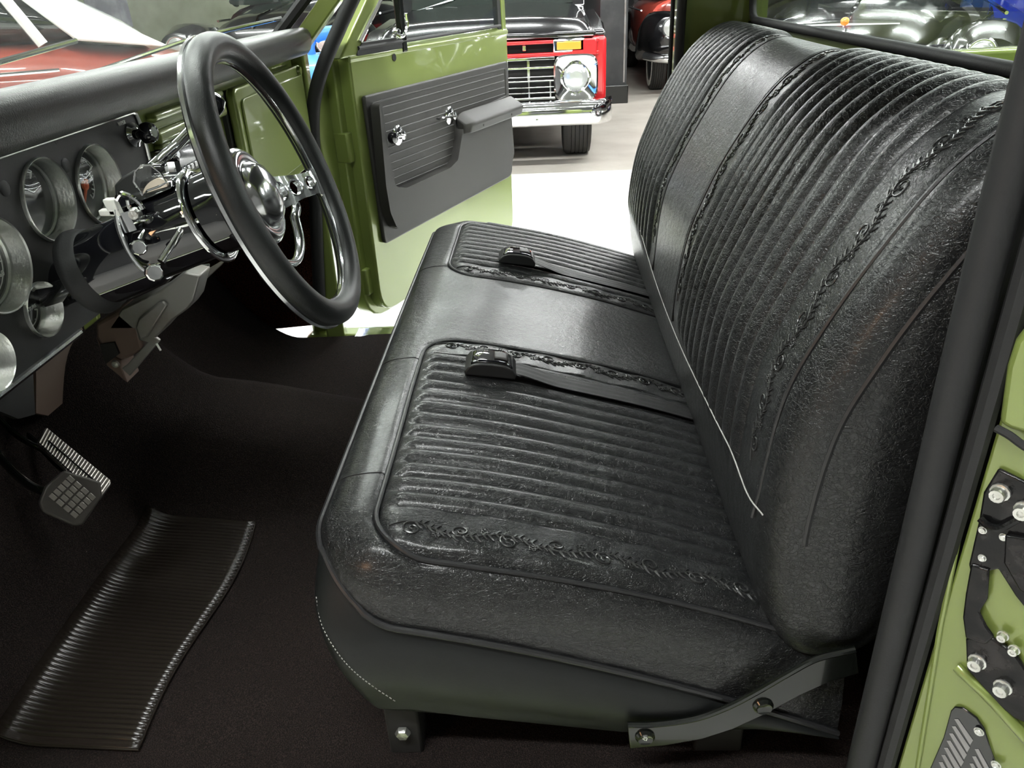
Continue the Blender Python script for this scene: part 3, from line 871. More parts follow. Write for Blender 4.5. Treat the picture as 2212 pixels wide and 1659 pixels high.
# gauge panel
P_TR = D(288, 243); P_BR = D(165, 712)
PX1 = 0.600; PZ1 = 1.312; PZ0 = 1.062
pan = [V((-0.02, DY, PZ0)), V((0.262, DY, PZ0)), V((0.40, DY, PZ0)), V((PX1, DY, PZ0)), V((PX1, DY, PZ1 - 0.015)), V((PX1 - 0.004, DY, PZ1 - 0.004)), V((PX1 - 0.015, DY, PZ1)), V((-0.02, DY, PZ1))]
GAUGES = [(0.300, 1.243, 0.0565), (0.432, 1.232, 0.0600), (0.160, 1.198, 0.0600), (0.213, 1.118, 0.0375), (0.092, 1.100, 0.0375)]
from mathutils.geometry import tessellate_polygon
def holed():
    loops = [[V((p.x, p.z, 0)) for p in pan]]
    for gx, gz, gr in GAUGES: loops.append([V((gx + gr * 0.97 * math.cos(2 * PI * k / 48), gz + gr * 0.97 * math.sin(2 * PI * k / 48), 0)) for k in range(48)])
    tris = tessellate_polygon(loops)
    flat = [p for l in loops for p in l]; n = len(flat)
    vs = [V((p.x, DY, p.y)) for p in flat] + [V((p.x, DY + 0.004, p.y)) for p in flat]
    fs = [tuple(t) for t in tris] + [tuple(i + n for i in t)[::-1] for t in tris]
    o_ = 0
    for l in loops:
        for k in range(len(l)):
            k2 = (k + 1) % len(l); fs.append((o_ + k, o_ + k2, n + o_ + k2, n + o_ + k))
        o_ += len(l)
    return MB().add(vs, fs)
panel = holed().build('gauge_panel', PANELBLK, dash, smooth=20)
MB().tube([(-0.02, DY - 0.002, PZ1 + 0.003), (PX1 - 0.018, DY - 0.002, PZ1 + 0.003), (PX1 - 0.004, DY - 0.002, PZ1 - 0.002), (PX1 + 0.002, DY - 0.002, PZ1 - 0.018), (PX1 + 0.002, DY - 0.002, PZ0)], 0.0035, 8).build('chrome_border', BRUSHED, panel)
MB().tube([(-0.02, DY - 0.002, PZ0 - 0.003), (0.27, DY - 0.002, PZ0 - 0.003)], 0.005, 8).build('lower_border', ALU, panel)

def gauge(cx, cz_, r, label, arcs, needle=None, txt=None):
    o = V((cx, DY, cz_))
    n = V((0, -1, 0))
    t = MB().lathe([(r, -0.002), (r * 1.0, 0.004), (r * 0.985, 0.006), (r * 0.955, 0.0045), (r * 0.90, -0.020), (r * 0.86, -0.022), (r * 0.85, -0.026), (r, -0.026)], o + V((0, -0.0, 0)), n, 64, closed=True).build('gauge', BRUSHED, dash, smooth=35)
    t['label'] = label
    MB().lathe([(0, -0.0245), (r * 0.87, -0.0245), (r * 0.87, -0.027), (0, -0.027)], o, n, 48).build('dial', GAUGEFACE, t)
    MB().lathe([(0, -0.0160), (r * 0.5, -0.0162), (r * 0.89, -0.017), (r * 0.89, -0.0175), (0, -0.0165)], o, n, 48).build('glass', LENS, t)
    y = DY + 0.0238
    def pt(a, q): return V((cx + q * math.cos(a), y, cz_ + q * math.sin(a)))
    for (a0, a1, q, nt) in arcs:
        mb = MB()
        mb.tube([pt(math.radians(a0 + (a1 - a0) * k / 24), r * q) for k in range(25)], 0.0009, 4)
        for k in range(nt + 1):
            a = math.radians(a0 + (a1 - a0) * k / nt)
            mb.tube([pt(a, r * (q - 0.0)), pt(a, r * (q - (0.14 if k % 2 == 0 else 0.07)))], 0.0012, 4)
        mb.build('scale', TICK, t)
    if needle:
        a = math.radians(needle)
        MB().tube([pt(a + PI, r * 0.15) + V((0, -0.003, 0)), pt(a, r * 0.25) + V((0, -0.003, 0)), pt(a, r * 0.62) + V((0, -0.003, 0))], [0.0034, 0.0022, 0.0008], 6).lathe([(0, 0.004), (0.007, 0.004), (0.007, 0.0)], V((cx, y, cz_)), n, 16).build('needle', ORANGE, t)
    if txt:
        for s_, sz, dx, dz in txt: text(s_, sz, (cx + dx, y - 0.001, cz_ + dz), (1, 0, 0), (0, 0, 1), TICK, t)
    return t
gauge(0.300, 1.243, 0.0565, 'large brushed-ring gauge in the upper middle of the instrument panel', [(60, 215, 0.72, 8), (62, 213, 0.67, 2)], None)
gauge(0.432, 1.232, 0.0600, 'large brushed-ring fuel gauge with orange needle beside the steering column', [(30, 150, 0.70, 6), (-60, 40, 0.45, 6), (32, 148, 0.64, 2)], 235, [('FUEL', 0.009, 0.014, 0.033)])
gauge(0.160, 1.198, 0.0600, 'large brushed-ring gauge cut by the left edge, left of the middle one', [(-60, 240, 0.74, 12)], None, [('60', 0.010, 0.034, -0.022)])
gauge(0.213, 1.118, 0.0375, 'small brushed-ring temperature gauge at the lower right of the panel', [(200, 340, 0.66, 4)], None, [('TEMPERATURE', 0.0068, 0.0, -0.002)])
gauge(0.092, 1.100, 0.0375, 'small brushed-ring gauge at the lower left edge of the picture', [(20, 160, 0.66, 4)], None)
for (px, py) in ((142, 357), (10, 407), (121, 306)):
    c = D(px, py); r = 0.0035 if py == 306 else 0.010
    MB().lathe([(r, 0.0004), (r * 0.94, 0.0008), (0, 0.0006)], c, (0, -1, 0), 24).build('warning_lamp', GAUGEFACE, panel)
text('WIPER', 0.0085, D(262, 266) + V((0, -0.0008, 0)), (1, 0, 0), (0, 0, 1), TICK, panel)

def knob(o, label, r=0.014, L=0.03, dirv=(0, -1, 0)):
    t = MB().lathe([(r * 0.5, 0.012), (r * 0.6, L * 0.6), (r, L * 0.7), (r * 1.05, L * 0.95), (r * 0.85, L * 1.15), (r * 0.5, L * 1.17), (0, L * 1.17)], o, dirv, 28).build('knob', GLOSSBLK, dash)
    t['label'] = label
    MB().lathe([(r * 1.15, 0), (r * 1.2, 0.006), (r * 0.8, 0.010), (r * 0.5, 0.014), (0.0, 0.014)], o, dirv, 24).build('escutcheon', CHROME, t)
    MB().lathe([(r * 0.55, L * 1.16), (r * 0.5, L * 1.2), (0, L * 1.2)], o, dirv, 24).build('knob_cap', ALU, t)
    return t
knob(D(284, 292), 'black wiper knob with grey cap at the top right of the gauge panel', 0.0165, 0.036, (-0.15, -1, 0.1))
knob(V((0.652, DY, 1.232)), 'small black radio knob with bright cap beside the gauge panel', 0.012, 0.026)
knob(V((0.765, DY, 1.205)), 'small black radio knob with bright cap nearest the glove box', 0.012, 0.026)
# radio
rd = MB().box((0.71, DY + 0.008, 1.215), (0.17, 0.05, 0.062)).build('radio', CHROME, dash, bevel=0.004)
MB().box((0.71, DY - 0.019, 1.215), (0.085, 0.006, 0.044)).build('dial_window', GLOSSBLK, rd, bevel=0.001)
for k in range(5): MB().box((0.676 + k * 0.017, DY - 0.022, 1.200), (0.012, 0.008, 0.010)).build('push_button', ALU, rd, bevel=0.001)

# ================================================================== STEERING WHEEL
WC = V((0.2899, 0.0291, 1.2529)); WN = V((0.05342637, -0.94670651, 0.31763566)); E1 = V((0.9984114, 0.05634428, 0)); E2 = V((-0.01789695, 0.31713107, 0.94821284))
def WP(a, b, h=0.0): return WC + E1 * a + E2 * b + WN * h
def WA(r, ang, h=0.0): return WP(r * math.cos(math.radians(ang)), r * math.sin(math.radians(ang)), h)
wheel = thing('steering_wheel', 'steering wheel with thick black rim and polished aluminium drilled spokes', 'steering wheel', WC - WN * 0.05)
RWH = 0.180
MB().lathe([(RWH + 0.0172 * math.cos(a), 0.0172 * math.sin(a)) for a in [2 * PI * k / 24 for k in range(24)]], WC, WN, 128, closed=True).build('rim_grip', GRIP, wheel, smooth=80)
MB().lathe([(0.161, -0.006), (0.1655, -0.010), (0.196, -0.0145), (0.1985, -0.012), (0.1975, -0.008), (0.166, 0.002), (0.161, 0.001)], WC, WN, 128, closed=True).build('rim_ring', ALU, wheel, smooth=50)
# hub
HB = WC - WN * 0.048
hub = MB().lathe([(0.0, -0.02), (0.060, -0.02), (0.066, -0.012), (0.067, 0.0), (0.0655, 0.008), (0.060, 0.014), (0.056, 0.0155), (0.052, 0.0145), (0.046, 0.0135), (0.044, 0.015), (0.043, 0.020), (0.036, 0.028), (0.022, 0.034), (0.0, 0.036)], HB, WN, 96).build('hub', ALU, wheel, smooth=50)
# engraved crest on the horn cap
crest = MB()
for k in range(8):
    a = -0.9 + 1.8 * k / 7
    q = HB + WN * 0.0335 + E1 * (0.004 + 0.019 * math.cos(a)) + E2 * (-0.002 + 0.019 * math.sin(a)) - WN * 0.0030
    crest.tube([q - E1 * 0.006 + WN * 0.001, q + E1 * 0.006 - WN * 0.0022], 0.0012, 5)
crest.build('horn_cap_crest', CHROME, hub)
def spokepiece(sgn):
    """drilled flat spoke from hub to rim; local polygon with three round holes built as strips"""
    a_c = -12
    L0, L1 = 0.058, 0.168; holes = [(0.080, 0.0125), (0.110, 0.0105), (0.138, 0.0085)]
    def hw(u): return float(np.interp(u, [L0, 0.085, 0.12, 0.150, L1], [0.026, 0.0225, 0.0175, 0.017, 0.026]))
    def hh(u): return -0.043 + 0.043 * sm(0.05, 0.168, u) - 0.004
    ca, sa = math.cos(math.radians(a_c)), math.sin(math.radians(a_c))
    def P(u, v_, h): return WP(sgn * (u * ca - v_ * sa), (u * sa + v_ * ca), hh(u) + h)
    N = 120; vs_t = []
    mb = MB(); us = [L0 + (L1 - L0) * k / N for k in range(N + 1)]
    def hole(u):
        for c, r in holes:
            if abs(u - c) < r: return math.sqrt(r * r - (u - c) ** 2)
        return 0.0
    for sg in (1, -1):
        vs = []; fs = []
        for u in us:
            h0 = hole(u) * sg; h1 = hw(u) * sg
            vs += [P(u, h0, 0.004), P(u, h1, 0.0025), P(u, h1, -0.0035), P(u, h0, -0.004)]
        for k in range(N):
            for q in range(4):
                if q == 3 and hole(us[k]) == 0 and hole(us[k + 1]) == 0: continue
                fs.append((k * 4 + q, k * 4 + (q + 1) % 4, (k + 1) * 4 + (q + 1) % 4, (k + 1) * 4 + q))
        mb.add(vs, fs)
    for c, r in holes:
        mb.tube([P(c + (r + 0.0012) * math.cos(t), (r + 0.0012) * math.sin(t), 0.0042) for t in [2 * PI * k / 40 for k in range(40)]], 0.0014, 6, closed=True)
    return mb
for sgn in (1, -1): spokepiece(sgn).build('spoke', ALU, wheel, smooth=30)
# lower loop that joins the two spokes below the hub
def lpnt(t, sgn): return None
arc = []
for k in range(41):
    a = -22 - 136 * k / 40
    r = 0.094 + 0.004 * math.sin(PI * k / 40)
    if k < 5: r = 0.118 - 0.024 * sm(0, 5, k)
    if k > 35: r = 0.118 - 0.024 * sm(0, 5, 40 - k)
    arc.append(WA(r, a, -0.034))
MB().tube(arc, 0.0068, 12, flat=0.8).build('lower_loop', ALU, wheel, smooth=60)

# ================================================================== STEERING COLUMN
colm = thing('steering_column', 'gloss black and chrome tilt steering column behind the wheel', 'steering column', WC - WN * 0.36)
AX = -WN
def CA(k, a=0, b=0): return WC + AX * k + E1 * a + E2 * b
MB().lathe([(0.030, 0.05), (0.040, 0.058), (0.052, 0.07), (0.055, 0.085), (0.0555, 0.105)], WC, AX, 48).build('upper_shroud', GLOSSBLK, colm, smooth=50)
MB().lathe([(0.055, 0.108), (0.062, 0.109), (0.0655, 0.112), (0.0655, 0.115), (0.061, 0.118), (0.055, 0.119)], WC, AX, 64).build('column_ring', CHROME, colm, smooth=50)
MB().lathe([(0.053, 0.12), (0.0545, 0.125), (0.0545, 0.20), (0.052, 0.212)], WC, AX, 64).build('tilt_housing', GLOSSBLK, colm, smooth=50)
MB().lathe([(0.0, 0.205), (0.048, 0.205), (0.052, 0.215), (0.053, 0.30), (0.030, 0.315), (0.030, 0.46)], WC + E2 * -0.008, AX, 64).build('column_jacket', GLOSSBLK, colm, smooth=50)
MB().lathe([(0.052, 0.285), (0.056, 0.289), (0.057, 0.297), (0.060, 0.300), (0.061, 0.308), (0.059, 0.313), (0.030, 0.317)], WC + E2 * -0.008, AX, 64).build('column_boot', RUBBER, colm, smooth=40)
# gear indicator pod with clear lens and cream dial
ind = MB().prism([CA(0.125, -0.030, 0.052), CA(0.205, -0.030, 0.052), CA(0.205, -0.030, 0.060), CA(0.20, -0.026, 0.072), CA(0.19, -0.0, 0.078), CA(0.125, -0.012, 0.060)], E1 * 0.05).build('indicator_pod', GLOSSBLK, colm, bevel=0.003, seg=3)
lensp = [onX(x, y, 0.245) for x, y in ((289, 393), (292, 370), (305, 358), (325, 357), (345, 372), (360, 394), (345, 402), (318, 412), (308, 422))]
MB().prism(lensp, (0.02, 0.0, 0.0)).build('indicator_lens', LENS, colm)
MB().tube(lensp + [lensp[0]], 0.0014, 6).build('lens_edge', CHROME, colm)
cr = [onX(309 + 26 - 26 * math.cos(a), 419 - 8 * (1 - math.cos(a)) - 24 * math.sin(a), 0.256) for a in [PI * k / 14 for k in range(15)]]
MB().prism(cr, (0.006, 0.0, 0.0)).build('indicator_dial', CREAM, colm)
MB().prism([onX(x, y, 0.26) for x, y in ((246, 400), (262, 383), (292, 366), (292, 396), (306, 420), (305, 440), (262, 430), (247, 420))], (0.05, 0, 0)).build('bracket_box', PANELBLK, colm, bevel=0.003)
# exposed linkage
lk = MB().tube(spline([onX(x, y, 0.228) for x, y in ((252, 432), (258, 421), (266, 419), (282, 425), (300, 438), (309, 452))], 5), 0.0035, 8)
lk.build('linkage_rod', CHROME, colm)
MB().tube(spline([onX(x, y, 0.230) for x, y in ((276, 432), (280, 448), (290, 456), (304, 452))], 5), 0.0028, 8).build('linkage_rod', CHROME, colm)
MB().lathe([(0.0, 0.004), (0.006, 0.004), (0.008, 0.0), (0.008, -0.006)], onX(290, 463, 0.226), (-1, 0, 0), 20).build('lock_cylinder', BRUSHED, colm)
MB().box(onX(245, 447, 0.226), (0.012, 0.014, 0.022), None, None, (0, 0.2, 1)).build('plastic_clip', WHITEPL, colm, bevel=0.002)
MB().box(onX(236, 458, 0.226), (0.012, 0.022, 0.008), None, None, (0, 0.1, 1)).build('plastic_clip', WHITEPL, colm, bevel=0.002)
MB().tube(spline([onX(x, y, 0.222) for x, y in ((250, 452), (254, 485), (264, 515), (280, 548), (296, 570), (312, 585))], 6), 0.0036, 8, flat=0.6).build('curved_lever', ALU, colm)
MB().tube(spline([onX(x, y, 0.225) for x, y in ((262, 460), (272, 480), (282, 500))], 6), 0.009, 8, flat=0.3).build('flat_lever', ALU, colm)
# stalks with round chrome knobs
def stalk(pts, r, kn, kr, lab):
    pts = [onX(x, y, q) for x, y, q in pts]
    s_ = MB().tube(spline(pts, 6), r, 10).build(lab, CHROME, colm)
    c = onX(*kn); d = (c - pts[-2]).normalized()
    tw = (CAM - c).normalized()
    MB().lathe([(0.0, -0.012), (kr * 0.55, -0.011), (kr * 0.85, -0.005), (kr, 0.001), (kr * 0.95, 0.007), (kr * 0.8, 0.0085), (kr * 0.75, 0.0075), (0, 0.007)], c, (tw + V((0, -0.2, -0.1))).normalized(), 10).build('stalk_knob', CHROME, s_, smooth=20)
stalk([(392, 495, .232), (385, 508, .226), (365, 540, .205), (348, 566, .19)], 0.0050, (332, 588, .18), 0.0115, 'turn_signal_stalk')
stalk([(318, 492, .24), (308, 508, .225), (302, 520, .215)], 0.0045, (298, 534, .205), 0.0105, 'tilt_stalk')
MB().tube([onX(283, 484, .236), onX(296, 478, .236), onX(325, 476, .236), onX(335, 488, .236), onX(330, 502, .236), onX(300, 512, .236), onX(286, 505, .236)], 0.0022, 6, closed=True).build('slot_ring', CHROME, colm)
MB().tube([onX(333, 492, .234), onX(362, 478, .234)], 0.003, 8).build('pull_rod', CHROME, colm)
MB().tube([onX(318, 510, .232), onX(350, 497, .232), onX(400, 484, .232), onX(470, 462, .236)], 0.0042, 8).build('side_tube', CHROME, colm)
MB().tube([onX(322, 524, .232), onX(380, 503, .232)], 0.0016, 6).build('side_rib', CHROME, colm)
MB().lathe([(0, .004), (.004, .003), (.005, 0)], onX(396, 462, .228), (-1, 0, 0), 16).build('screw', CHROME, colm)
# gear lever on the far side, up behind the rim
MB().tube(spline([onX(322, 366, .36), onX(345, 346, .375), onX(378, 316, .39), onX(408, 285, .41), onX(440, 250, .43), onX(458, 228, .44)], 6), [0.0085] * 10 + [0.0078] * 21, 12).build('gear_lever', CHROME, colm)
MB().lathe([(0, -.02), (.012, -.016), (.016, -.004), (.015, .008), (.008, .014), (0, .016)], onX(462, 224, .445), (0.5, -.3, .8), 20).build('gear_lever_knob', GLOSSBLK, colm)
MB().box(onX(338, 368, .355), (0.02, 0.03, 0.02)).build('lever_socket', GLOSSBLK, colm, bevel=0.005)

# ================================================================== UNDER THE DASH
ub = thing('column_support_bracket', 'bare grey metal bracket and plates under the steering column', 'bracket', (0.50, 0.50, 0.82))
def plate(pts, x, th, name, mt, par, bev=0.002):
    return MB().prism([onX(px, py, x) for px, py in pts], (th, 0, 0)).build(name, mt, par, bevel=bev)
plate([(262, 668), (345, 628), (398, 588), (432, 596), (418, 650), (405, 668), (372, 692), (345, 722), (322, 742), (300, 736), (290, 712), (232, 712)], 0.50, 0.05, 'support_channel', GREYMETAL, ub, 0.003)
plate([(292, 708), (298, 690), (340, 655), (352, 650), (362, 660), (318, 728), (302, 735)], 0.492, 0.006, 'channel_rib', GREYMETAL, ub, 0.004)
plate([(205, 700), (255, 672), (300, 712), (309, 755), (282, 772), (262, 780), (225, 760), (206, 728)], 0.50, 0.07, 'support_box', BROWNMETAL, ub, 0.006)
plate([(215, 745), (246, 740), (257, 765), (228, 787)], 0.495, 0.005, 'box_opening', UNDER, ub, 0.0)
plate([(206, 728), (230, 790), (275, 828), (262, 795), (262, 780), (225, 760)], 0.51, 0.05, 'lower_flange', BROWNMETAL, ub)
plate([(330, 725), (345, 737), (280, 813), (262, 796), (272, 790)], 0.50, 0.008, 'light_flange', MATS['grey_galvanised_metal'], ub)
MB().tube([onX(338, 742, .50), onX(347, 757, .50)], 0.002, 6).build('cable_end', WHITEPL, ub)
plate([(392, 592), (428, 575), (436, 592), (420, 622)], 0.60, 0.004, 'white_tab', WHITEPL, ub)
plate([(428, 575), (450, 572), (448, 596), (436, 602)], 0.62, 0.01, 'dark_tab', PANELBLK, ub)
plate([(430, 592), (492, 556), (480, 572), (425, 622)], 0.66, 0.004, 'rear_flange', MATS['grey_galvanised_metal'], ub)
plate([(178, 695), (198, 672), (210, 676), (212, 690), (182, 715)], 0.47, 0.01, 'green_tab', GREEN, ub)
MB().lathe([(0, .005), (.006, .004), (.0075, 0)], onX(250, 786, .498), (-1, 0, 0), 12).build('bracket_screw', BOLT, ub)
MB().prism([D(78, 765, .72), D(170, 690, .72), D(200, 765, .72), D(205, 795, .72), D(160, 850, .72), D(104, 898, .72), D(78, 892, .72)], (0, 0.01, 0)).build('primer_panel', BROWNMETAL, ub)
MB().prism([D(-20, 880, .66), D(-20, 800, .66), D(70, 770, .66), D(76, 895, .66), D(40, 905, .66)], (0, 0.01, 0)).build('dark_panel', PANELBLK, ub)

# ================================================================== PEDALS
gp_ = thing('accelerator_pedal', 'long ribbed aluminium accelerator pedal slanting behind the brake pedal', 'pedal', onY(160, 990, .62))
A = onY(98, 920, .70); Bc = onY(243, 1040, .56); Cc = onY(213, 1082, .56); Dd = onY(78, 958, .70)
nP = (Bc - A).cross(Dd - A).normalized()
if nP.dot(CAM - A) < 0: nP = -nP
def PQ(u, v_, h): return A.lerp(Bc, u).lerp(Dd.lerp(Cc, u), v_) + nP * h
MB().prism([PQ(u, v_, 0) for u, v_ in ((0.03, 0), (0.97, 0), (1, 0.12), (1, 0.88), (0.97, 1), (0.03, 1), (0, 0.88), (0, 0.12))], -nP * 0.008).build('pedal_plate', PEDAL, gp_, bevel=0.002)
for k in range(24):
    u = 0.035 + 0.93 * k / 23
    MB().tube([PQ(u, 0.06, 0.0012), PQ(u, 0.94, 0.0012)], 0.0016, 5).build('tread_rib', PEDAL, gp_)
MB().tube([PQ(0.12, 0.5, 0.0026), PQ(0.92, 0.5, 0.0026)], 0.0016, 4).build('centre_groove', UNDER, gp_)
MB().tube([PQ(0.02, 0.9, 0.002), PQ(0.98, 0.9, 0.002)], 0.0014, 4).build('side_groove', UNDER, gp_)
MB().tube(spline([PQ(.5, .5, -.008), PQ(.35, .6, -.05), onY(60, 940, .76), onY(20, 930, .80)], 6), 0.006, 8).build('pedal_arm', BLACKSTEEL, gp_)
PEDALDARK = mat('pedal_gap_shade', (0.07, 0.062, 0.056), 0.5, 0.3)  # pad darkened to put shade into the gaps between tread blocks
bp_ = thing('brake_pedal', 'square aluminium brake pedal with a grid of raised blocks', 'pedal', onY(150, 1080, .52))
q = [(138, 1016), (218, 1040), (222, 1072), (180, 1134), (160, 1137), (92, 1106), (84, 1085), (98, 1050)]
cB = onY(152, 1078, .50); nB = (CAM - cB).normalized() + V((-0.1, -0.35, 0.1)); nB.normalize()
pb_ = [onP(x, y, cB, nB) for x, y in q]
MB().prism(pb_, -nB * 0.012).build('pedal_pad', PEDALDARK, bp_, bevel=0.004, seg=3)
o = onP(100, 1072, cB, nB); ux = onP(150, 1022, cB, nB) - o; vx = onP(165, 1125, cB, nB) - o
for i in range(5):
    for j in range(4):
        c = o + ux * ((i + 0.55) / 5.2) + vx * ((j + 0.55) / 4.2) + nB * 0.001
        MB().box(c + (vx.normalized() * 0.004 if 0 else V()), (ux.length / 5.2 * 0.80, vx.length / 4.2 * 0.80, 0.003), ux.normalized(), vx.normalized(), nB).build('tread_block', PEDAL, bp_, bevel=0.0006)
MB().tube(spline([cB - nB * 0.01, onY(96, 1062, .54), onY(60, 1045, .58), onY(25, 1015, .64), onY(-10, 970, .70), onY(-60, 860, .74)], 6), 0.0075, 10).build('pedal_arm', BLACKSTEEL, bp_)
MB().tube(spline([onY(100, 975, .70), onY(60, 955, .73), onY(30, 935, .76), onY(-10, 895, .80)], 6), 0.006, 10).build('linkage_rod', BLACKSTEEL, gp_)

# ================================================================== LATCH HARDWARE AND VENT PLATE ON THE JAMB
la = thing('door_striker', 'greasy black door striker plates bolted to the green jamb', 'latch', J(2160, 1250, .01))
def jpl(pts, lift, th, name, mt, par, bev=0.002):
    return MB().prism([J(px, py, lift) for px, py in pts], JN * th).build(name, mt, par, bevel=bev)
jpl([(2160, 1008), (2225, 1040), (2240, 1180), (2235, 1330), (2196, 1282), (2160, 1225), (2138, 1230), (2104, 1255), (2096, 1215), (2118, 1120), (2128, 1060)], .001, .005, 'upper_plate', LATCH, la)
jpl([(2100, 1215), (2140, 1228), (2136, 1290), (2118, 1318), (2134, 1350), (2150, 1372), (2130, 1390), (2088, 1375), (2082, 1330), (2088, 1280)], .005, .004, 'striker_arm', LATCH, la)
jpl([(2090, 1375), (2115, 1352), (2150, 1375), (2196, 1405), (2225, 1450), (2230, 1560), (2195, 1545), (2165, 1520), (2118, 1468), (2092, 1440)], .001, .006, 'lower_plate', LATCH, la)
jpl([(2175, 1150), (2235, 1160), (2240, 1290), (2205, 1268), (2172, 1210)], .006, .006, 'latch_cover', LATCH, la)
MB().tube(spline([J(2118, 1120, .008), J(2135, 1135, .010), J(2160, 1140, .010), J(2200, 1120, .009)], 6), 0.004, 8).build('curved_spring', LATCH, la)
def bolt(px, py, r, L, mt=BOLT, par=la, nm='bolt'):
    c = J(px, py, .006)
    MB().lathe([(r * 1.25, 0), (r * 1.25, L * .25), (r, L * .3), (r, L * .85), (r * .9, L), (r * .5, L * .98), (r * .4, L * .8), (0, L * .78)], c, JN, 12).build(nm, mt, par, smooth=25)
for px, py in ((2162, 1062), (2214, 1100), (2113, 1427), (2168, 1482)): bolt(px, py, .0072, .012)
for px, py in ((2123, 1145), (2168, 1160), (2196, 1240), (2122, 1205)): bolt(px, py, .0032, .003, BOLT, la, 'screw')
for px, py in ((2168, 1372), (2192, 1402)): bolt(px, py, .0045, .008, MAT_BRASS if 'MAT_BRASS' in globals() else BOLT, la, 'adjuster')
vp = thing('vent_plate', 'black plate with light slanted louvre stripes at the foot of the jamb', 'plate', J(2090, 1620, .003))
pl = jpl([(2064, 1524), (2082, 1526), (2112, 1548), (2128, 1572), (2140, 1610), (2158, 1660), (2175, 1760), (1985, 1760), (2010, 1659), (2040, 1590), (2056, 1532)], .001, .003, 'plate', GLOSSBLK, vp, 0.001)
LIGHTBAR = mat('light_grey_louvre', (0.30, 0.29, 0.29), 0.5)
def bar(pts): MB().prism([J(px, py, .0042) for px, py in pts], JN * 0.0006).build('louvre', LIGHTBAR, vp)
for k in range(12):
    x, y = 2062 - k * 5.6, 1553 + k * 15.5
    bar([(x, y), (x + 8, y), (x + 40 - k * 1.0, y + 46), (x + 34 - k * 1.0, y + 50 + 6)])
for k in range(8):
    x, y = 2106 - k * 5.6, 1618 + k * 15.5
    bar([(x, y), (x + 8, y), (x + 36, y + 50), (x + 30, y + 58)])
bolt(2115, 1580, .0042, .003, BOLT, vp, 'screw'); bolt(2152, 1652, .0042, .003, BOLT, vp, 'screw')

# ================================================================== PASSENGER DOOR (open)
door = thing('passenger_door', 'open green passenger door with black moulded panel and vent window', 'car door', (1.66, 0.27, 0.47))
DA = math.radians(66)
De = V((math.sin(DA), -math.cos(DA), 0)); Dn = V((-math.cos(DA), -math.sin(DA), 0)); D0 = V((1.68, 0.218, 0))
def DP(px, py, lift=0.0): return onP(px, py, D0 + Dn * lift, Dn)
def DL(s_, z, lift=0.0): return D0 + De * s_ + V((0, 0, z)) + Dn * lift
def sz(px, py, lift=0.0):
    p = DP(px, py, lift) - D0; return p.dot(De), p.z
TH = 0.085
def rpoly(pts, r, n=5):
    """round polygon corners in (s,z)"""
    out = []; N = len(pts)
    for i, p in enumerate(pts):
        p = V((*p, 0)); a = V((*pts[i - 1], 0)); b_ = V((*pts[(i + 1) % N], 0))
        rr_ = r[i] if isinstance(r, (list, tuple)) else r
        if rr_ <= 0: out.append((p.x, p.y)); continue
        pa = p + (a - p).normalized() * rr_; pb2 = p + (b_ - p).normalized() * rr_
        for k in range(n + 1):
            t = k / n; q_ = pa * (1 - t) ** 2 + p * 2 * t * (1 - t) + pb2 * t * t
            out.append((q_.x, q_.y))
    return out
SE = 1.02
body = rpoly([(-0.035, 0.50), (SE - 0.02, 0.50), (SE, 1.298), (-0.03, 1.300)], [0.09, 0.06, 0.01, 0.01])
shell = MB().prism([DL(s_, z) for s_, z in body], -Dn * TH).build('door_shell', GREEN, door, bevel=0.008, seg=3)
# shut flange round the front and bottom
fl = rpoly([(-0.065, 0.475), (SE + 0.01, 0.475), (SE + 0.01, 1.298), (-0.055, 1.300)], [0.12, 0.06, 0.01, 0.01])
MB().prism([DL(s_, z, -0.04) for s_, z in fl], -Dn * (TH - 0.03)).build('outer_skin', GREEN, door, bevel=0.006, seg=3)
# capping under the window
MB().prism([DL(-0.03, 1.285, 0.0), DL(-0.03, 1.300, 0.004), DL(-0.03, 1.316, -0.012), DL(-0.03, 1.316, -0.07), DL(-0.03, 1.285, -0.07)], De * (SE + 0.035)).build('window_ledge', GREEN, door, bevel=0.005, seg=3)
# window frame: front leg leaning back, top, rear leg
fr0 = sz(752, 120); fr1 = sz(806, 0)
top_z = 1.74
def lerp_s(z): return fr0[0] + (fr1[0] - fr0[0]) * (z - fr0[1]) / (fr1[1] - fr0[1])
sA0, sA1 = fr0[0], fr0[0] + 0.33
lean = (fr1[0] - fr0[0]) / (fr1[1] - fr0[1])
frame_ = MB()
frame_.prism([DL(sA0 - 0.04, 1.30, 0), DL(sA0 + 0.045, 1.30, 0), DL(sA0 + 0.045 + lean * 0.42, 1.72, 0), DL(sA0 - 0.0 + lean * 0.42, 1.76, 0)], -Dn * 0.035)
fo = frame_.build('window_frame_front', GREEN, door, bevel=0.006, seg=3)
sR = SE - 0.005
MB().prism([DL(sR - 0.035, 1.30), DL(sR, 1.30), DL(sR - 0.01, 1.76), DL(sR - 0.045, 1.74)], -Dn * 0.03).build('window_frame_rear', GREEN, door, bevel=0.005)
MB().prism([DL(sA0 + lean * 0.42, 1.72), DL(sR - 0.01, 1.72), DL(sR - 0.01, 1.76), DL(sA0 + lean * 0.42, 1.76)], -Dn * 0.035).build('window_frame_top', GREEN, door, bevel=0.005)
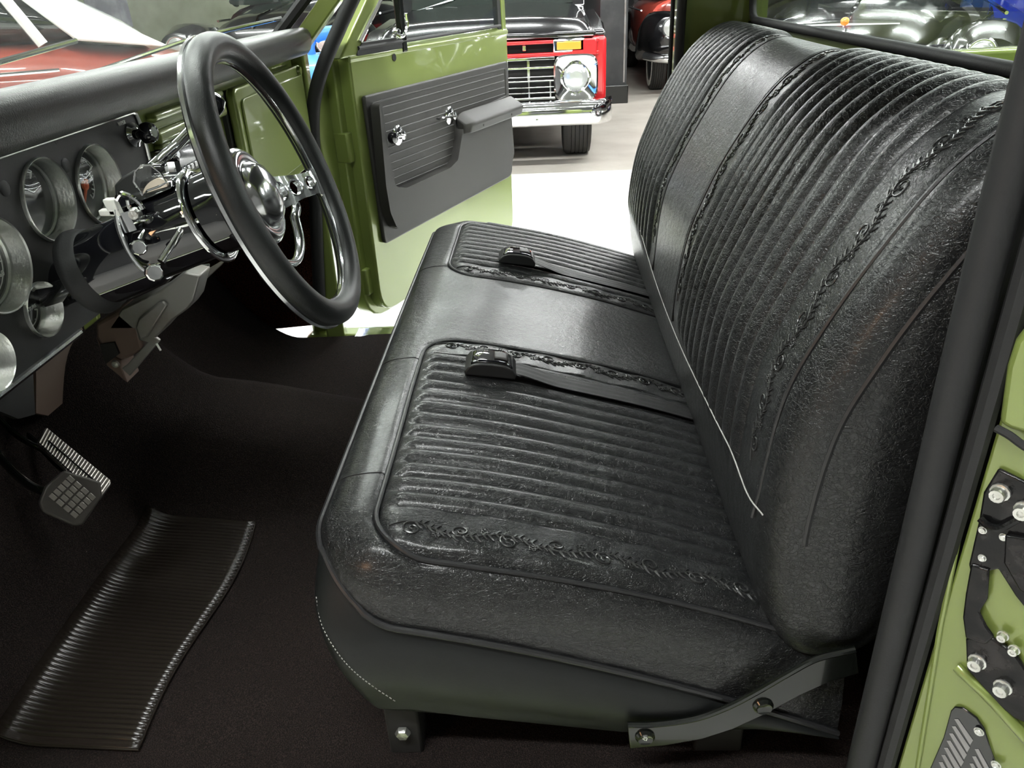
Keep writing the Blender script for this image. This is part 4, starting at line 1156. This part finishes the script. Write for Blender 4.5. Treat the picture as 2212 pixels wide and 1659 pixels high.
# rubber run channels, glass
MB().prism([DL(sR - 0.062, 1.30, -.004), DL(sR - 0.035, 1.30, -.004), DL(sR - 0.045, 1.72, -.004), DL(sR - 0.072, 1.72, -.004)], -Dn * 0.02).build('rear_run_channel', RUBBER, door)
sV = sz(866, 60)[0]
MB().prism([DL(sA0 + 0.045, 1.315, -.006), DL(sR - 0.06, 1.315, -.006), DL(sR - 0.07, 1.72, -.006), DL(sA0 + 0.045 + lean * .42, 1.72, -.006)], -Dn * 0.004).build('door_glass', WINDOW, door)
ventlow = rpoly([(sA0 + 0.035, 1.302), (sV, 1.302), (sV, 1.335), (sA0 + 0.07, 1.335)], 0.012)
MB().prism([DL(s_, z, 0.004) for s_, z in ventlow], -Dn * 0.02).build('vent_seal', RUBBER, door, bevel=0.003)
MB().tube([DL(sA0 + 0.06, 1.338, .004), DL(sA0 + 0.075 + lean * .38, 1.70, .004)], 0.006, 8).build('vent_frame', CHROME, door)
MB().box(DL(sV + 0.006, 1.50, -0.004), (0.026, 0.022, 0.42), De, Dn, (0, 0, 1)).build('vent_division_bar', BLACKSTEEL, door, bevel=0.004)
MB().lathe([(0, .02), (.012, .018), (.016, .010), (.012, 0)], DP(852, 72, .004), Dn, 20).build('vent_latch', CHROME, door)
MB().tube(spline([DP(855, 74, .02), DP(870, 78, .028), DP(880, 55, .03), DP(878, 30, .026)], 5), 0.006, 8).build('latch_handle', CHROME, door)
MB().lathe([(0.011, 0.0015), (0.009, 0.002), (0.0085, -0.004), (0, -0.004)], DP(851, 124, .001), Dn, 20).build('lock_hole', UNDER, door)
MB().tube([DL(sA0 + 0.05, 1.322, .002), DL(sR - 0.06, 1.322, .002)], 0.006, 6).build('belt_seal', RUBBER, door)

# moulded trim panel
Pq = [sz(776, 209), sz(1094, 127), sz(1112, 385), sz(822, 530)]
s0 = 0.0; zt = 1.190; zb = 0.734; s1 = 0.985
pnl = rpoly([(0.002, 1.192), (s1, 1.192), (s1, 0.74), (0.012, 0.733)], [0.012, 0.012, 0.04, 0.02])
dpan = MB().prism([DL(s_, z, 0.0) for s_, z in pnl], Dn * 0.014).build('door_panel', DOORPANEL, door, bevel=0.005, seg=3)
L2 = 0.018
q2 = lambda x, y: sz(x, y, L2)
# raised lower body of the panel with armrest column
low = [q2(840, 402), q2(862, 405), q2(958, 362), q2(975, 345), q2(988, 268), q2(1090, 226), q2(1098, 330), q2(1090, 366), q2(1062, 388), q2(862, 492), q2(842, 490), q2(828, 458), q2(818, 400), q2(802, 225), q2(810, 224), q2(824, 330)]
MB().prism([DL(s_, z, .012) for s_, z in rpoly(low, 0.010, 4)], Dn * 0.034).build('raised_moulding', DOORPANEL, dpan, bevel=0.013, seg=4)
MB().tube([DL(s_, z, .018) for s_, z in ((0.04, 0.86), (0.05, 0.80), (0.075, 0.775), (0.93, 0.775), (0.962, 0.80), (0.968, 0.95))], 0.008, 8).build('lower_bead', DOORPANEL, dpan)
arm = [q2(985, 268), q2(992, 240), q2(1060, 214), q2(1104, 205), q2(1106, 240), q2(1030, 263)]
sa0, sa1 = q2(984, 250)[0], s1 + 0.0
za = q2(988, 262)[1]
ar = []
for k, (ss, tp) in enumerate(((0.0, 0.55), (0.04, 0.9), (0.10, 1.0), (0.96, 1.0), (1.0, 0.95))):
    so = sa0 + (sa1 - sa0) * ss
    ar.append([DL(so, za - 0.045, 0.02), DL(so, za - 0.042, 0.02 + 0.05 * tp), DL(so, za - 0.012, 0.02 + 0.060 * tp), DL(so, za - 0.012 + 0.010 * tp, 0.02 + 0.055 * tp), DL(so, za - 0.01 + 0.040 * tp, 0.02)])
MB().loft(ar).build('armrest', DOORPANEL, door, bevel=0.005, seg=3)
for ss in (0.22, 0.75):
    MB().lathe([(0.005, 0.001), (0, 0.0012)], DL(sa0 + (sa1 - sa0) * ss, za - 0.026, 0.0755), Dn, 14).build('armrest_screw_hole', UNDER, door)
# ribs
nr = 13
for k in range(nr):
    z = 1.148 - k * 0.0245
    e0 = 0.052 + 0.003 * k + (0.0 if k < 8 else 0.004 * (k - 7))
    e1 = s1 - 0.045 if z > za + 0.02 else sa0 - 0.012 - (0.004 * (k - 5) if k > 5 else 0)
    if k < 1: e1 = s1 - 0.05
    MB().tube([DL(e0, z, 0.0145), DL(e1, z, 0.0145)], 0.0026, 6).build('panel_rib', DOORPANEL, dpan)
MB().tube([DL(s_, z, .014) for s_, z in rpoly([(0.035, 1.168), (s1 - 0.03, 1.168), (s1 - 0.03, za + 0.03), (sa0, za + 0.01), (sa0 - 0.02, 0.865), (0.09, 0.855), (0.06, 0.93)], 0.01, 3)], 0.003, 6, closed=True).build('panel_bead', DOORPANEL, dpan)
def crank(px, py, lab, arm_px, knobdark):
    c = DP(px, py, .014)
    h = MB().lathe([(0.030, 0), (0.031, 0.004), (0.024, 0.008), (0.012, 0.010), (0.010, 0.022), (0.013, 0.026), (0.0, 0.028)], c, Dn, 28).build(lab, CHROME, door)
    e = DP(*arm_px, .045)
    MB().tube([c + Dn * 0.022, c.lerp(e, .5) + Dn * 0.004, e], [0.010, 0.008, 0.0085], 8, flat=0.6).build('handle_arm', CHROME, h)
    if knobdark: MB().lathe([(0, -.006), (.016, -.004), (.019, .004), (.016, .014), (0, .018)], e, Dn, 20).build('handle_knob', GLOSSBLK, h)
crank(858, 292, 'window_crank', (846, 298), True)
crank(970, 250, 'door_handle', (946, 257), False)
# hinges and check strap on the front edge
for z in (0.62, 1.05):
    MB().box(D0 - De * 0.045 + V((0, 0, z)) - Dn * 0.05, (0.03, 0.05, 0.09), De, Dn, (0, 0, 1)).build('hinge', GREEN, door, bevel=0.005)
MB().prism([DL(-0.035, 0.55, -0.085), DL(-0.10, 0.55, -0.085), DL(-0.12, 1.00, -0.085), DL(-0.13, 1.14, -0.085), DL(-0.06, 1.24, -0.085), DL(-0.035, 1.30, -0.085)], Dn * 0.012).build('outer_skin_edge', GREEN, door, bevel=0.004)
# ================================================================== GARAGE
def floor_material():
    mt = bpy.data.materials.new('garage_floor_white_grey'); mt.use_nodes = True
    nt = mt.node_tree; b = nt.nodes['Principled BSDF']
    tc = nt.nodes.new('ShaderNodeTexCoord'); sp = nt.nodes.new('ShaderNodeSeparateXYZ')
    nt.links.new(tc.outputs['Object'], sp.inputs[0])
    n = nt.nodes.new('ShaderNodeTexNoise'); n.inputs['Scale'].default_value = 2.2; n.inputs['Detail'].default_value = 8
    nt.links.new(tc.outputs['Object'], n.inputs['Vector'])
    r = nt.nodes.new('ShaderNodeValToRGB')
    r.color_ramp.elements[0].position = 0.3; r.color_ramp.elements[1].position = 0.7
    r.color_ramp.elements[0].color = (0.36, 0.33, 0.29, 1); r.color_ramp.elements[1].color = (0.50, 0.47, 0.42, 1)
    nt.links.new(n.outputs['Fac'], r.inputs['Fac'])
    lt = nt.nodes.new('ShaderNodeMath'); lt.operation = 'LESS_THAN'; lt.inputs[1].default_value = 5.9
    nt.links.new(sp.outputs['X'], lt.inputs[0])
    mx = nt.nodes.new('ShaderNodeMixRGB'); mx.inputs[2].default_value = (0.88, 0.88, 0.85, 1)  # white below the x limit, mottled grey beyond it
    nt.links.new(lt.outputs[0], mx.inputs[0]); nt.links.new(r.outputs[0], mx.inputs[1])
    nt.links.new(mx.outputs[0], b.inputs['Base Color'])
    b.inputs['Roughness'].default_value = 0.45
    return mt
RX0, RX1, RY0, RY1, RZ = -4.5, 9.75, -11.5, 9.5, 3.5
fl_ = MB().box(((RX0 + 15.6) / 2, (RY0 + RY1) / 2, -0.05), (15.6 - RX0, RY1 - RY0, 0.1)).build('floor', floor_material(), None, smooth=0); struct(fl_)
WALLBLK = mat('black_wall_panel', (0.035, 0.037, 0.038), 0.42, 0.2, bump=[('noise', 3, 0.4)], var=(5, (0.07, 0.07, 0.07), 0.45, 0.8), bd=0.01)
WALLGLARE = mat('wall_with_glare', (0.46, 0.49, 0.37), 0.5, var=(3, (0.36, 0.39, 0.28), 0.4, 0.7))  # windshield glare put into the wall colour as pale grey-green
WALLWHT = mat('pale_wall', (0.55, 0.55, 0.52), 0.6)
CEIL = mat('dark_ceiling', (0.16, 0.16, 0.155), 0.8)
RX2 = 15.6
struct(MB().box((RX2 + 0.05, (RY0 + RY1) / 2, RZ / 2), (0.1, RY1 - RY0, RZ)).build('wall_back', WALLBLK, None, smooth=0))
struct(MB().box(((RX1 + RX2) / 2, -1.28, RZ / 2), (RX2 - RX1, 0.34, RZ)).build('wall_pier', WALLBLK, None, smooth=0))
struct(MB().box(((RX0 + RX2) / 2, RY1 + 0.05, RZ / 2), (RX2 - RX0, 0.1, RZ)).build('wall_left', WALLGLARE, None, smooth=0))
struct(MB().box(((RX0 + RX1) / 2, RY0 - 0.05, RZ / 2), (RX1 - RX0, 0.1, RZ)).build('wall_right', WALLBLK, None, smooth=0))
struct(MB().box((RX0 - 0.05, (RY0 + RY1) / 2, RZ / 2), (0.1, RY1 - RY0, RZ)).build('wall_front', mat('grey_wall', (0.20, 0.20, 0.195), 0.6), None, smooth=0))
struct(MB().box(((RX0 + RX2) / 2, (RY0 + RY1) / 2, RZ + 0.05), (RX2 - RX0, RY1 - RY0, 0.1)).build('ceiling', CEIL, None, smooth=0))
struct(MB().box((RX1 - 0.025, -1.28, 0.11), (0.05, 0.38, 0.22)).build('baseboard_back', BLACKSTEEL, None, bevel=0.01))
for k, y in enumerate((-1.415,)):
    struct(MB().box((RX1 - 0.006, y, 1.85), (0.014, 0.02, 3.2)).build('trim_%d' % (k + 1), GREYMETAL, None))
# partition in the glare-toned colour behind the cars in front of the pickup
struct(MB().box((13.4, 5.5, 1.75), (0.08, 7.9, 3.5)).build('wall_partition', WALLGLARE, None, smooth=0))

# ceiling lamps
LAMPHOUSE = mat('white_lamp_housing', (0.8, 0.8, 0.8), 0.5)
TUBEM = mat('lit_tube_diffuser', (1, 1, 1), 0.5, emit=((0.97, 1.0, 0.98), TUBE))
LPOS = []
for x in (1.3, 4.2, 6.6, 9.0):
    for y in (-5.3, -2.1, 0.7, 3.7): LPOS.append((x, y))
LPOS.append((-1.15, 0.55))
names_x = {-1.15: 'on the driver side', 1.3: 'above the green cab', 4.2: 'above the pale floor', 6.6: 'above the red truck grille', 9.0: 'over the parked cars'}
names_y = {0.55: 'above the open door', -5.3: 'furthest toward the tailgate end', -2.1: 'behind the cab', 0.7: 'level with the seat', 3.7: 'furthest ahead of the hood'}
base_l = None
for x, y in LPOS:
    lab = 'white twin tube ceiling lamp ' + names_x[x] + ', ' + names_y[y]
    if base_l is None:
        base_l = thing('ceiling_light', lab, 'ceiling light', (x, y, 3.38), 'tube lamps on the garage ceiling')
        MB().box((x, y, 3.42), (0.20, 2.5, 0.08)).build('housing', LAMPHOUSE, base_l, bevel=0.01)
        MB().box((x, y, 3.365), (0.15, 2.4, 0.03)).build('diffuser', TUBEM, base_l)
    else: dup(base_l, (x, y, 3.38), 0, lab)

# hanging dark post seen through the windshield
po = V((6.0, 3.05, 0))
d_ = ray(238, 40); t_ = (9.33 - CAM.x) / d_.x; pp_ = CAM + d_ * t_
pt_ = MB().box((pp_.x, pp_.y, 2.32), (0.22, 0.42, 2.3)).build('hanging_post', mat('weathered_grey_post', (0.10, 0.10, 0.12), 0.7, var=(6, (0.2, 0.2, 0.22), 0.4, 0.7)), None, bevel=0.01)
tag(pt_, 'weathered dark grey post hanging behind the white-roofed car', 'post')

# ---- generic period car. local frame: x forward with the nose at 0, y left, z up
def sring(x, yc, zc, a, b, n=2.6, N=28, flat=0.0):
    out = []
    for k in range(N):
        t = 2 * PI * k / N; c, s_ = math.cos(t), math.sin(t)
        out.append(V((x, yc + a * math.copysign(abs(c) ** (2 / n), c), zc + b * math.copysign(abs(s_) ** (2 / n), s_))))
    return out
def period_car(name, label, cat, body, roofm, fend, loc, rz, group=None, sc=1.0, white=False, emblem=False, lampz=0.80, quarter=False, lr=1.0):
    t = thing(name, label, cat, (0, 0, 0), group)
    K = lambda x: x * sc
    def ring(x, yc, z0, z1, a, n): return sring(K(x), K(yc), K((z0 + z1) / 2), K(a), K((z1 - z0) / 2), n)
    MB().loft([ring(-0.02, 0, .55, .80, .22, 3), ring(-0.06, 0, .50, .92, .34, 3), ring(-.25, 0, .42, 1.00, .44, 3), ring(-.8, 0, .40, 1.05, .54, 2.8), ring(-1.45, 0, .40, 1.10, .68, 3)]).build('hood', body, t)
    MB().loft([ring(-1.40, 0, .30, 1.10, .72, 3.5), ring(-1.7, 0, .28, 1.12, .80, 4), ring(-2.8, 0, .28, 1.12, .82, 4), ring(-3.6, 0, .30, 1.10, .78, 4), ring(-4.3, 0, .34, 1.00, .70, 3), ring(-4.75, 0, .42, .85, .58, 3), ring(-4.85, 0, .5, .75, .5, 3)]).build('body', body, t)
    MB().loft([ring(-1.45, 0, 1.08, 1.16, .66, 4), ring(-1.75, 0, 1.08, 1.42, .64, 3.4), ring(-2.3, 0, 1.08, 1.52, .62, 3.2), ring(-3.2, 0, 1.08, 1.50, .60, 3.2), ring(-3.75, 0, 1.08, 1.32, .58, 3), ring(-4.05, 0, 1.06, 1.14, .56, 3)]).build('window_glass', DARKGLASS, t)
    MB().loft([ring(-1.82, 0, 1.43, 1.46, .52, 3), ring(-1.95, 0, 1.42, 1.52, .625, 3.4), ring(-2.4, 0, 1.42, 1.575, .635, 3.2), ring(-3.2, 0, 1.40, 1.555, .62, 3.2), ring(-3.6, 0, 1.30, 1.46, .61, 3), ring(-4.05, 0, 1.06, 1.20, .60, 3), ring(-4.2, 0, 1.02, 1.08, .55, 3)]).build('roof', roofm, t)
    for s_ in (1, -1):
        for x0, x1, zz0, zz1 in ((-1.62, 1.09, -1.95, 1.47), (-2.75, 1.09, -2.78, 1.50), (-3.55, 1.09, -3.35, 1.50)):
            MB().tube([(K(x0), K(.66 * s_), K(x1)), (K(zz0), K(.615 * s_), K(zz1))], K(.035), 8).build('roof_pillar', roofm, t)
        fr_ = MB().loft([ring(0.02, .66 * s_, .60, .82, .10, 2.2), ring(-.05, .67 * s_, .50, .92, .18, 2.2), ring(-.3, .68 * s_, .42, .98, .22, 2.4), ring(-.7, .70 * s_, .40, .97, .23, 2.6), ring(-1.2, .73 * s_, .34, .84, .18, 3), ring(-1.7, .76 * s_, .28, .55, .12, 3)]).build('front_fender', fend, t)
        MB().loft([ring(-3.0, .74 * s_, .30, .70, .10, 2.4), ring(-3.3, .76 * s_, .32, .86, .17, 2.4), ring(-3.8, .76 * s_, .34, .92, .19, 2.4), ring(-4.3, .72 * s_, .38, .85, .17, 2.4), ring(-4.8, .64 * s_, .45, .68, .10, 2.4)]).build('rear_fender', fend, t)
        lm = MB().lathe([(r_ * lr, h_) for r_, h_ in ((0, -.10), (.10, -.06), (.125, 0), (.13, .02), (.118, .03), (.112, .022))], (K(0.02), K(.64 * s_), K(lampz)), (1, 0, 0.04), 28)
        lm = lm.build('headlamp', CHROME, t)
        MB().lathe([(.112 * lr, .020), (.06 * lr, .036), (0, .04)], (K(0.02), K(.64 * s_), K(lampz)), (1, 0, 0.04), 28).build('lamp_lens', LAMPGLASS, lm)
        for xw in (-.75, -3.75):
            tyre(None, (K(xw), K(.70 * s_), K(.34)), (0, s_, 0), K(.34), K(.19), root=t, white=white)
        if quarter: MB().prism([(K(x), K(.60 * s_), K(z)) for x, z in ((-3.32, 1.54), (-3.74, 1.10), (-4.30, 1.02), (-3.95, 1.22), (-3.6, 1.46))], (0, K(.055 * s_), 0)).build('roof_quarter', roofm, t, bevel=0.015)
        MB().tube([(K(-1.5), K(.83 * s_), K(.95)), (K(-3.6), K(.83 * s_), K(.95))], K(.012), 6).build('side_trim', CHROME, t)
    MB().tube(spline([(K(-.15), K(-.92), K(.48)), (K(.10), K(-.70), K(.46)), (K(.17), 0, K(.45)), (K(.10), K(.70), K(.46)), (K(-.15), K(.92), K(.48))], 6), K(.07), 10, flat=0.8).build('front_bumper', CHROME, t)
    MB().tube(spline([(K(-4.7), K(-.85), K(.48)), (K(-4.98), K(-.6), K(.46)), (K(-5.02), 0, K(.45)), (K(-4.98), K(.6), K(.46)), (K(-4.7), K(.85), K(.48))], 6), K(.07), 10, flat=0.8).build('rear_bumper', CHROME, t)
    for k in range(6):
        MB().tube(spline([(K(-.03), K(-.36), K(.53 + .05 * k)), (K(.05), 0, K(.53 + .05 * k)), (K(-.03), K(.36), K(.53 + .05 * k))], 6), K(.010), 6).build('grille_bar', CHROME, t)
    MB().tube([(K(-1.42), 0, K(1.105)), (K(-.8), 0, K(1.06)), (K(-.25), 0, K(1.01)), (K(-.05), 0, K(.93))], K(.009), 6).build('hood_strip', CHROME, t)
    if emblem:
        e = MB().lathe([(0, -.01), (.022, 0), (.026, .01), (.016, .02), (0, .022)], (K(-.10), 0, K(1.0)), (0.9, 0, .45), 16).build('hood_emblem', AMBER, t)
        MB().tube([(K(-.12), K(-.26), K(.99)), (K(-.10), 0, K(.995)), (K(-.12), K(.26), K(.99))], [.008, .018, .008], 8).build('emblem_wings', CHROME, e)
    MB().tube([(K(-1.52), K(-.2), K(1.13)), (K(-1.60), K(-.55), K(1.22))], K(.008), 6).build('wiper', CHROME, t)
    MB().tube([(K(-1.52), K(.2), K(1.13)), (K(-1.60), K(.55), K(1.22))], K(.008), 6).build('wiper', CHROME, t)
    t.location = loc; t.rotation_euler = (0, 0, rz)
    return t
period_car('vintage_coupe', 'black vintage coupe with orange hood emblem and chrome headlamps, behind the rear window', 'car', BLACKP, BLACKP, BLACKP, (4.3, -2.12, 0), PI - 0.42, sc=1.16, emblem=True, lampz=0.86, lr=0.62)
period_car('blue_coupe', 'deep blue coupe parked beyond the black vintage one, at the right', 'car', BLUEP, BLUEP, BLUEP, (11.8, -4.85, 0), PI / 2, sc=1.25)
h5 = math.atan2(.86, -.5)
period_car('white_top_coupe', 'red-brown coupe with a wide white roof, seen through the windshield', 'car', REDBROWN, WHITEP, REDBROWN, (6.15 - .5 * 4.9, 2.75 + .86 * 4.9, 0), h5, sc=1.12, quarter=True)

# ---- red and black pickup facing the open door; local frame nose at x=0, x forward
def red_truck():
    t = thing('classic_pickup', 'red and black classic pickup with chrome grille, bumper and amber turn lamp', 'pickup truck', (0, 0, 0))
    HW = 1.02
    def q(x, y, z): return V((x, y, z))
    # hood (black) crowned
    def hood(a, b):
        y = -0.90 + 1.80 * a; c = abs(2 * a - 1)
        x = -1.35 * b
        z = 1.13 + 0.05 * (1 - c ** 3) + 0.09 * b
        if b < 0.16: z -= 0.13 * (1 - b / 0.16) ** 2
        z -= 0.07 * max(0, (c - 0.86) / 0.14) ** 2
        return q(x + 0.02 * (1 - c ** 2), y, z)
    MB().grid(hood, 50, 40).build('hood', BLACKP, t, solid=0.015)
    MB().box((-0.02, 0, 1.055), (0.05, 1.84, 0.05)).build('hood_front_edge', BLACKP, t, bevel=0.015)
    MB().tube([(0.005, -0.90, 1.045), (0.005, 0.90, 1.045)], 0.006, 6).build('hood_lip', CHROME, t)
    # red surround
    MB().box((-0.02, 0, 1.008), (0.06, 1.90, 0.028)).build('upper_crossbar', REDP, t, bevel=0.008)
    MB().box((-0.02, 0, 0.912), (0.06, 1.90, 0.030)).build('lower_crossbar', REDP, t, bevel=0.008)
    MB().box((-0.09, 0, 0.95), (0.02, 1.80, 0.14)).build('radiator_opening', UNDER, t)
    for y in (-0.33, 0.0, 0.33):
        MB().box((-0.05, y, 0.965), (0.05, 0.10 if y == 0 else 0.03, 0.045)).build('slot_bracket', CHROME, t, bevel=0.005)
    for s_ in (-1, 1):
        f = MB()
        prof = [(-.03, .885), (-.03, 1.035), (-1.35, 1.035), (-1.35, .42), (-.96, .42), (-.84, .70), (-.56, .82), (-.26, .70), (-.14, .45), (-.06, .45), (-.03, .60)]
        MB().prism([q(x, s_ * 0.87, z) for x, z in ((-.04, 1.035), (-.06, 1.075), (-.25, 1.13), (-1.35, 1.19), (-1.35, 1.035))], V((0, s_ * 0.135, 0))).build('fender_top', BLACKP, t, bevel=0.03, seg=3)
        f.prism([q(x, s_ * 0.885, z) for x, z in prof], V((0, s_ * 0.13, 0)))
        f.build('fender', REDP, t, bevel=0.035, seg=4)
        MB().prism(rpoly3([(s_ * .72, .895), (s_ * .93, .895), (s_ * .93, 1.02), (s_ * .72, 1.02)]), (0.035, 0, 0)).build('corner_panel', REDP, t, bevel=0.01)
        # turn signal
        c = (0.0, s_ * 0.70, 0.975)
        b_ = MB().box(c, (0.05, 0.265, 0.105)).build('turn_lamp_bezel', CHROME, t, bevel=0.015, seg=3)
        MB().box((0.024, s_ * 0.70, 0.975), (0.02, 0.20, 0.062)).build('turn_lamp_lens', AMBER, b_, bevel=0.006)
        # headlamp surround and lamp
        cy, cz_ = s_ * 0.755, 0.725
        sur = MB()
        out_ = [(cy + 0.185 * math.copysign(abs(math.cos(a)) ** .45, math.cos(a)), cz_ + 0.185 * math.copysign(abs(math.sin(a)) ** .45, math.sin(a))) for a in [2 * PI * k / 48 for k in range(48)]]
        def circ(r): return [(cy + r * math.cos(2 * PI * k / 48), cz_ + r * math.sin(2 * PI * k / 48)) for k in range(48)]
        rings = [[q(0.0, y, z) for y, z in out_], [q(0.035, y, z) for y, z in out_], [q(0.045, cy + (y - cy) * .93, cz_ + (z - cz_) * .93) for y, z in out_],
                 [q(0.035, cy + (y - cy) * .80, cz_ + (z - cz_) * .80) for y, z in out_], [q(0.015, y, z) for y, z in circ(.120)], [q(0.030, y, z) for y, z in circ(.112)], [q(0.022, y, z) for y, z in circ(.100)]]
        h = sur.loft(rings, caps=False).build('headlamp_surround', CHROME, t, smooth=50)
        MB().lathe([(.102, .018), (.08, .034), (.04, .042), (0, .044)], (0, cy, cz_), (1, 0, 0), 40).build('lamp_lens', LAMPGLASS, h)
    # grille
    MB().box((-0.06, 0, 0.725), (0.02, 1.16, 0.36)).build('grille_shadow', UNDER, t)
    for z, hgt in ((.885, .022), (.815, .016), (.745, .008), (.712, .012), (.662, .010), (.618, .010), (.572, .022)):
        MB().box((0.012, 0, z), (0.035, 1.16, hgt)).build('grille_bar', CHROME, t, bevel=0.003)
    for y in (-.54, -.36, -.18, 0, .18, .36, .54):
        MB().box((0.010, y, 0.64), (0.03, 0.012, 0.14)).build('grille_post', CHROME, t)
    for y in (-.36, 0, .36):
        MB().box((0.006, y, 0.80), (0.03, 0.020, 0.17)).build('grille_post', CHROME, t)
    # bumper
    bz = [(.0, .355), (.055, .365), (.075, .385), (.078, .46), (.070, .53), (.045, .555), (.0, .56), (-.01, .46)]
    rings = []
    for k in range(33):
        u = -1 + 2 * k / 32; y = 1.06 * u
        dx = 0.10 - 0.16 * max(0, (abs(u) - 0.86) / 0.14) ** 1.5
        rings.append([q(x + dx, y, z) for x, z in bz])
    bo = MB().loft(rings).build('front_bumper', CHROME, t, smooth=50)
    for y in (-.42, .42, -.30): MB().lathe([(0, .006), (.011, .004), (.013, 0)], (.178, y, .42), (1, 0, 0), 14).build('bumper_bolt', ALU, bo)
    # cab, bed, underside
    cabp = [(-1.35, .45), (-1.35, 1.18), (-1.55, 1.22), (-1.95, 1.72), (-2.9, 1.74), (-3.05, 1.22), (-3.05, .45)]
    MB().prism([q(x, -.93, z) for x, z in cabp], (0, 1.86, 0)).build('cab_body', BLACKP, t, bevel=0.03, seg=3)
    MB().prism([q(-1.53, -.80, 1.25), q(-1.53, .80, 1.25), q(-1.90, .76, 1.66), q(-1.90, -.76, 1.66)], (-0.01, 0, -0.01)).build('windshield', DARKGLASS, t)
    MB().box((-4.15, 0, .85), (2.1, 1.86, .62)).build('load_bed', REDP, t, bevel=0.03)
    MB().box((-2.5, 0, .44), (4.4, 0.9, .14)).build('chassis', UNDER, t)
    MB().tube([(-.55, -.8, .33), (-.55, .8, .33)], .05, 8).build('front_axle', UNDER, t)
    MB().box((-.7, 0, .62), (1.0, 1.5, .36)).build('engine_bay', UNDER, t)
    for s_ in (-1, 1):
        for x in (-.55, -4.0):
            tyre(None, (x, s_ * .78, .36), (0, s_, 0), .36, .25, root=t)
    MB().tube([(-1.45, -.75, 1.24), (-1.6, -.35, 1.33)], .008, 6).build('wiper', CHROME, t)
    MB().lathe([(0, .03), (.02, .02), (.026, 0), (.02, -.02), (0, -.03)], (-.9, -.80, 1.30), (1, 0, 0.2), 14).build('fender_mirror', CHROME, t)
    MB().tube([(-.9, -.80, 1.28), (-.92, -.84, 1.20)], .006, 6).build('mirror_arm', CHROME, t)
    t.location = (6.18, 0.12, 0); t.rotation_euler = (0, 0, PI + 0.0)
    return t
def rpoly3(pts, x=-0.01):
    return [V((x, y, z)) for y, z in pts]
red_truck()

# ---- a black hot rod sedan past the steering wheel and a red-black car by the wall
period_car('black_sedan', 'black sedan with chrome trim behind the windshield, ahead of the blue tank', 'car', BLACKP, BLACKP, BLACKP, (7.95, 2.65, 0), PI, sc=1.24)
period_car('two_tone_sedan', 'coral red car with black fenders and white sidewall tyres near the black wall', 'car', REDFADED, BLACKP, BLACKP, (10.15, -2.72, 0), PI, white=True, sc=1.04)

# ---- blue tank compressor standing between the two trucks
bt = thing('blue_tank', 'bright blue upright tank with curved handle and black strap beyond the dash', 'tank', (3.7, 0.83, 0))
bx, by = 3.7, 0.86
MB().lathe([(0, .12), (.26, .12), (.30, .18), (.31, .30), (.31, .92), (.29, 1.03), (.22, 1.12), (.12, 1.17), (0, 1.18)], (bx, by, 0), (0, 0, 1), 40).build('tank_body', BLUETANK, bt, smooth=50)
for k in range(3):
    a = 2 * PI * k / 3 + .4
    MB().tube([(bx + .24 * math.cos(a), by + .24 * math.sin(a), .2), (bx + .30 * math.cos(a), by + .30 * math.sin(a), .0)], .022, 8).build('foot', BLUETANK, bt)
MB().tube(spline([(bx - .04, by + .02, 1.16), (bx - .04, by + .02, 1.22), (bx - .03, by - .02, 1.265), (bx, by - .12, 1.275)], 6), [.022] * 10 + [.035] * 9, 10).build('carry_handle', BLUETANK, bt)
MB().tube(spline([(bx - .05, by - .02, 1.17), (bx - .20, by - .07, 1.12), (bx - .30, by - .10, 1.0), (bx - .315, by - .10, .80)], 6), .02, 8, flat=0.4).build('strap', RUBBER, bt)
MB().lathe([(.11, -.02), (.13, 0), (.13, .05), (.10, .06), (.08, .02), (0, .02)], (bx - .30, by + .13, .86), (-.95, .2, 0), 28).build('drum_ring', GLOSSBLK, bt)
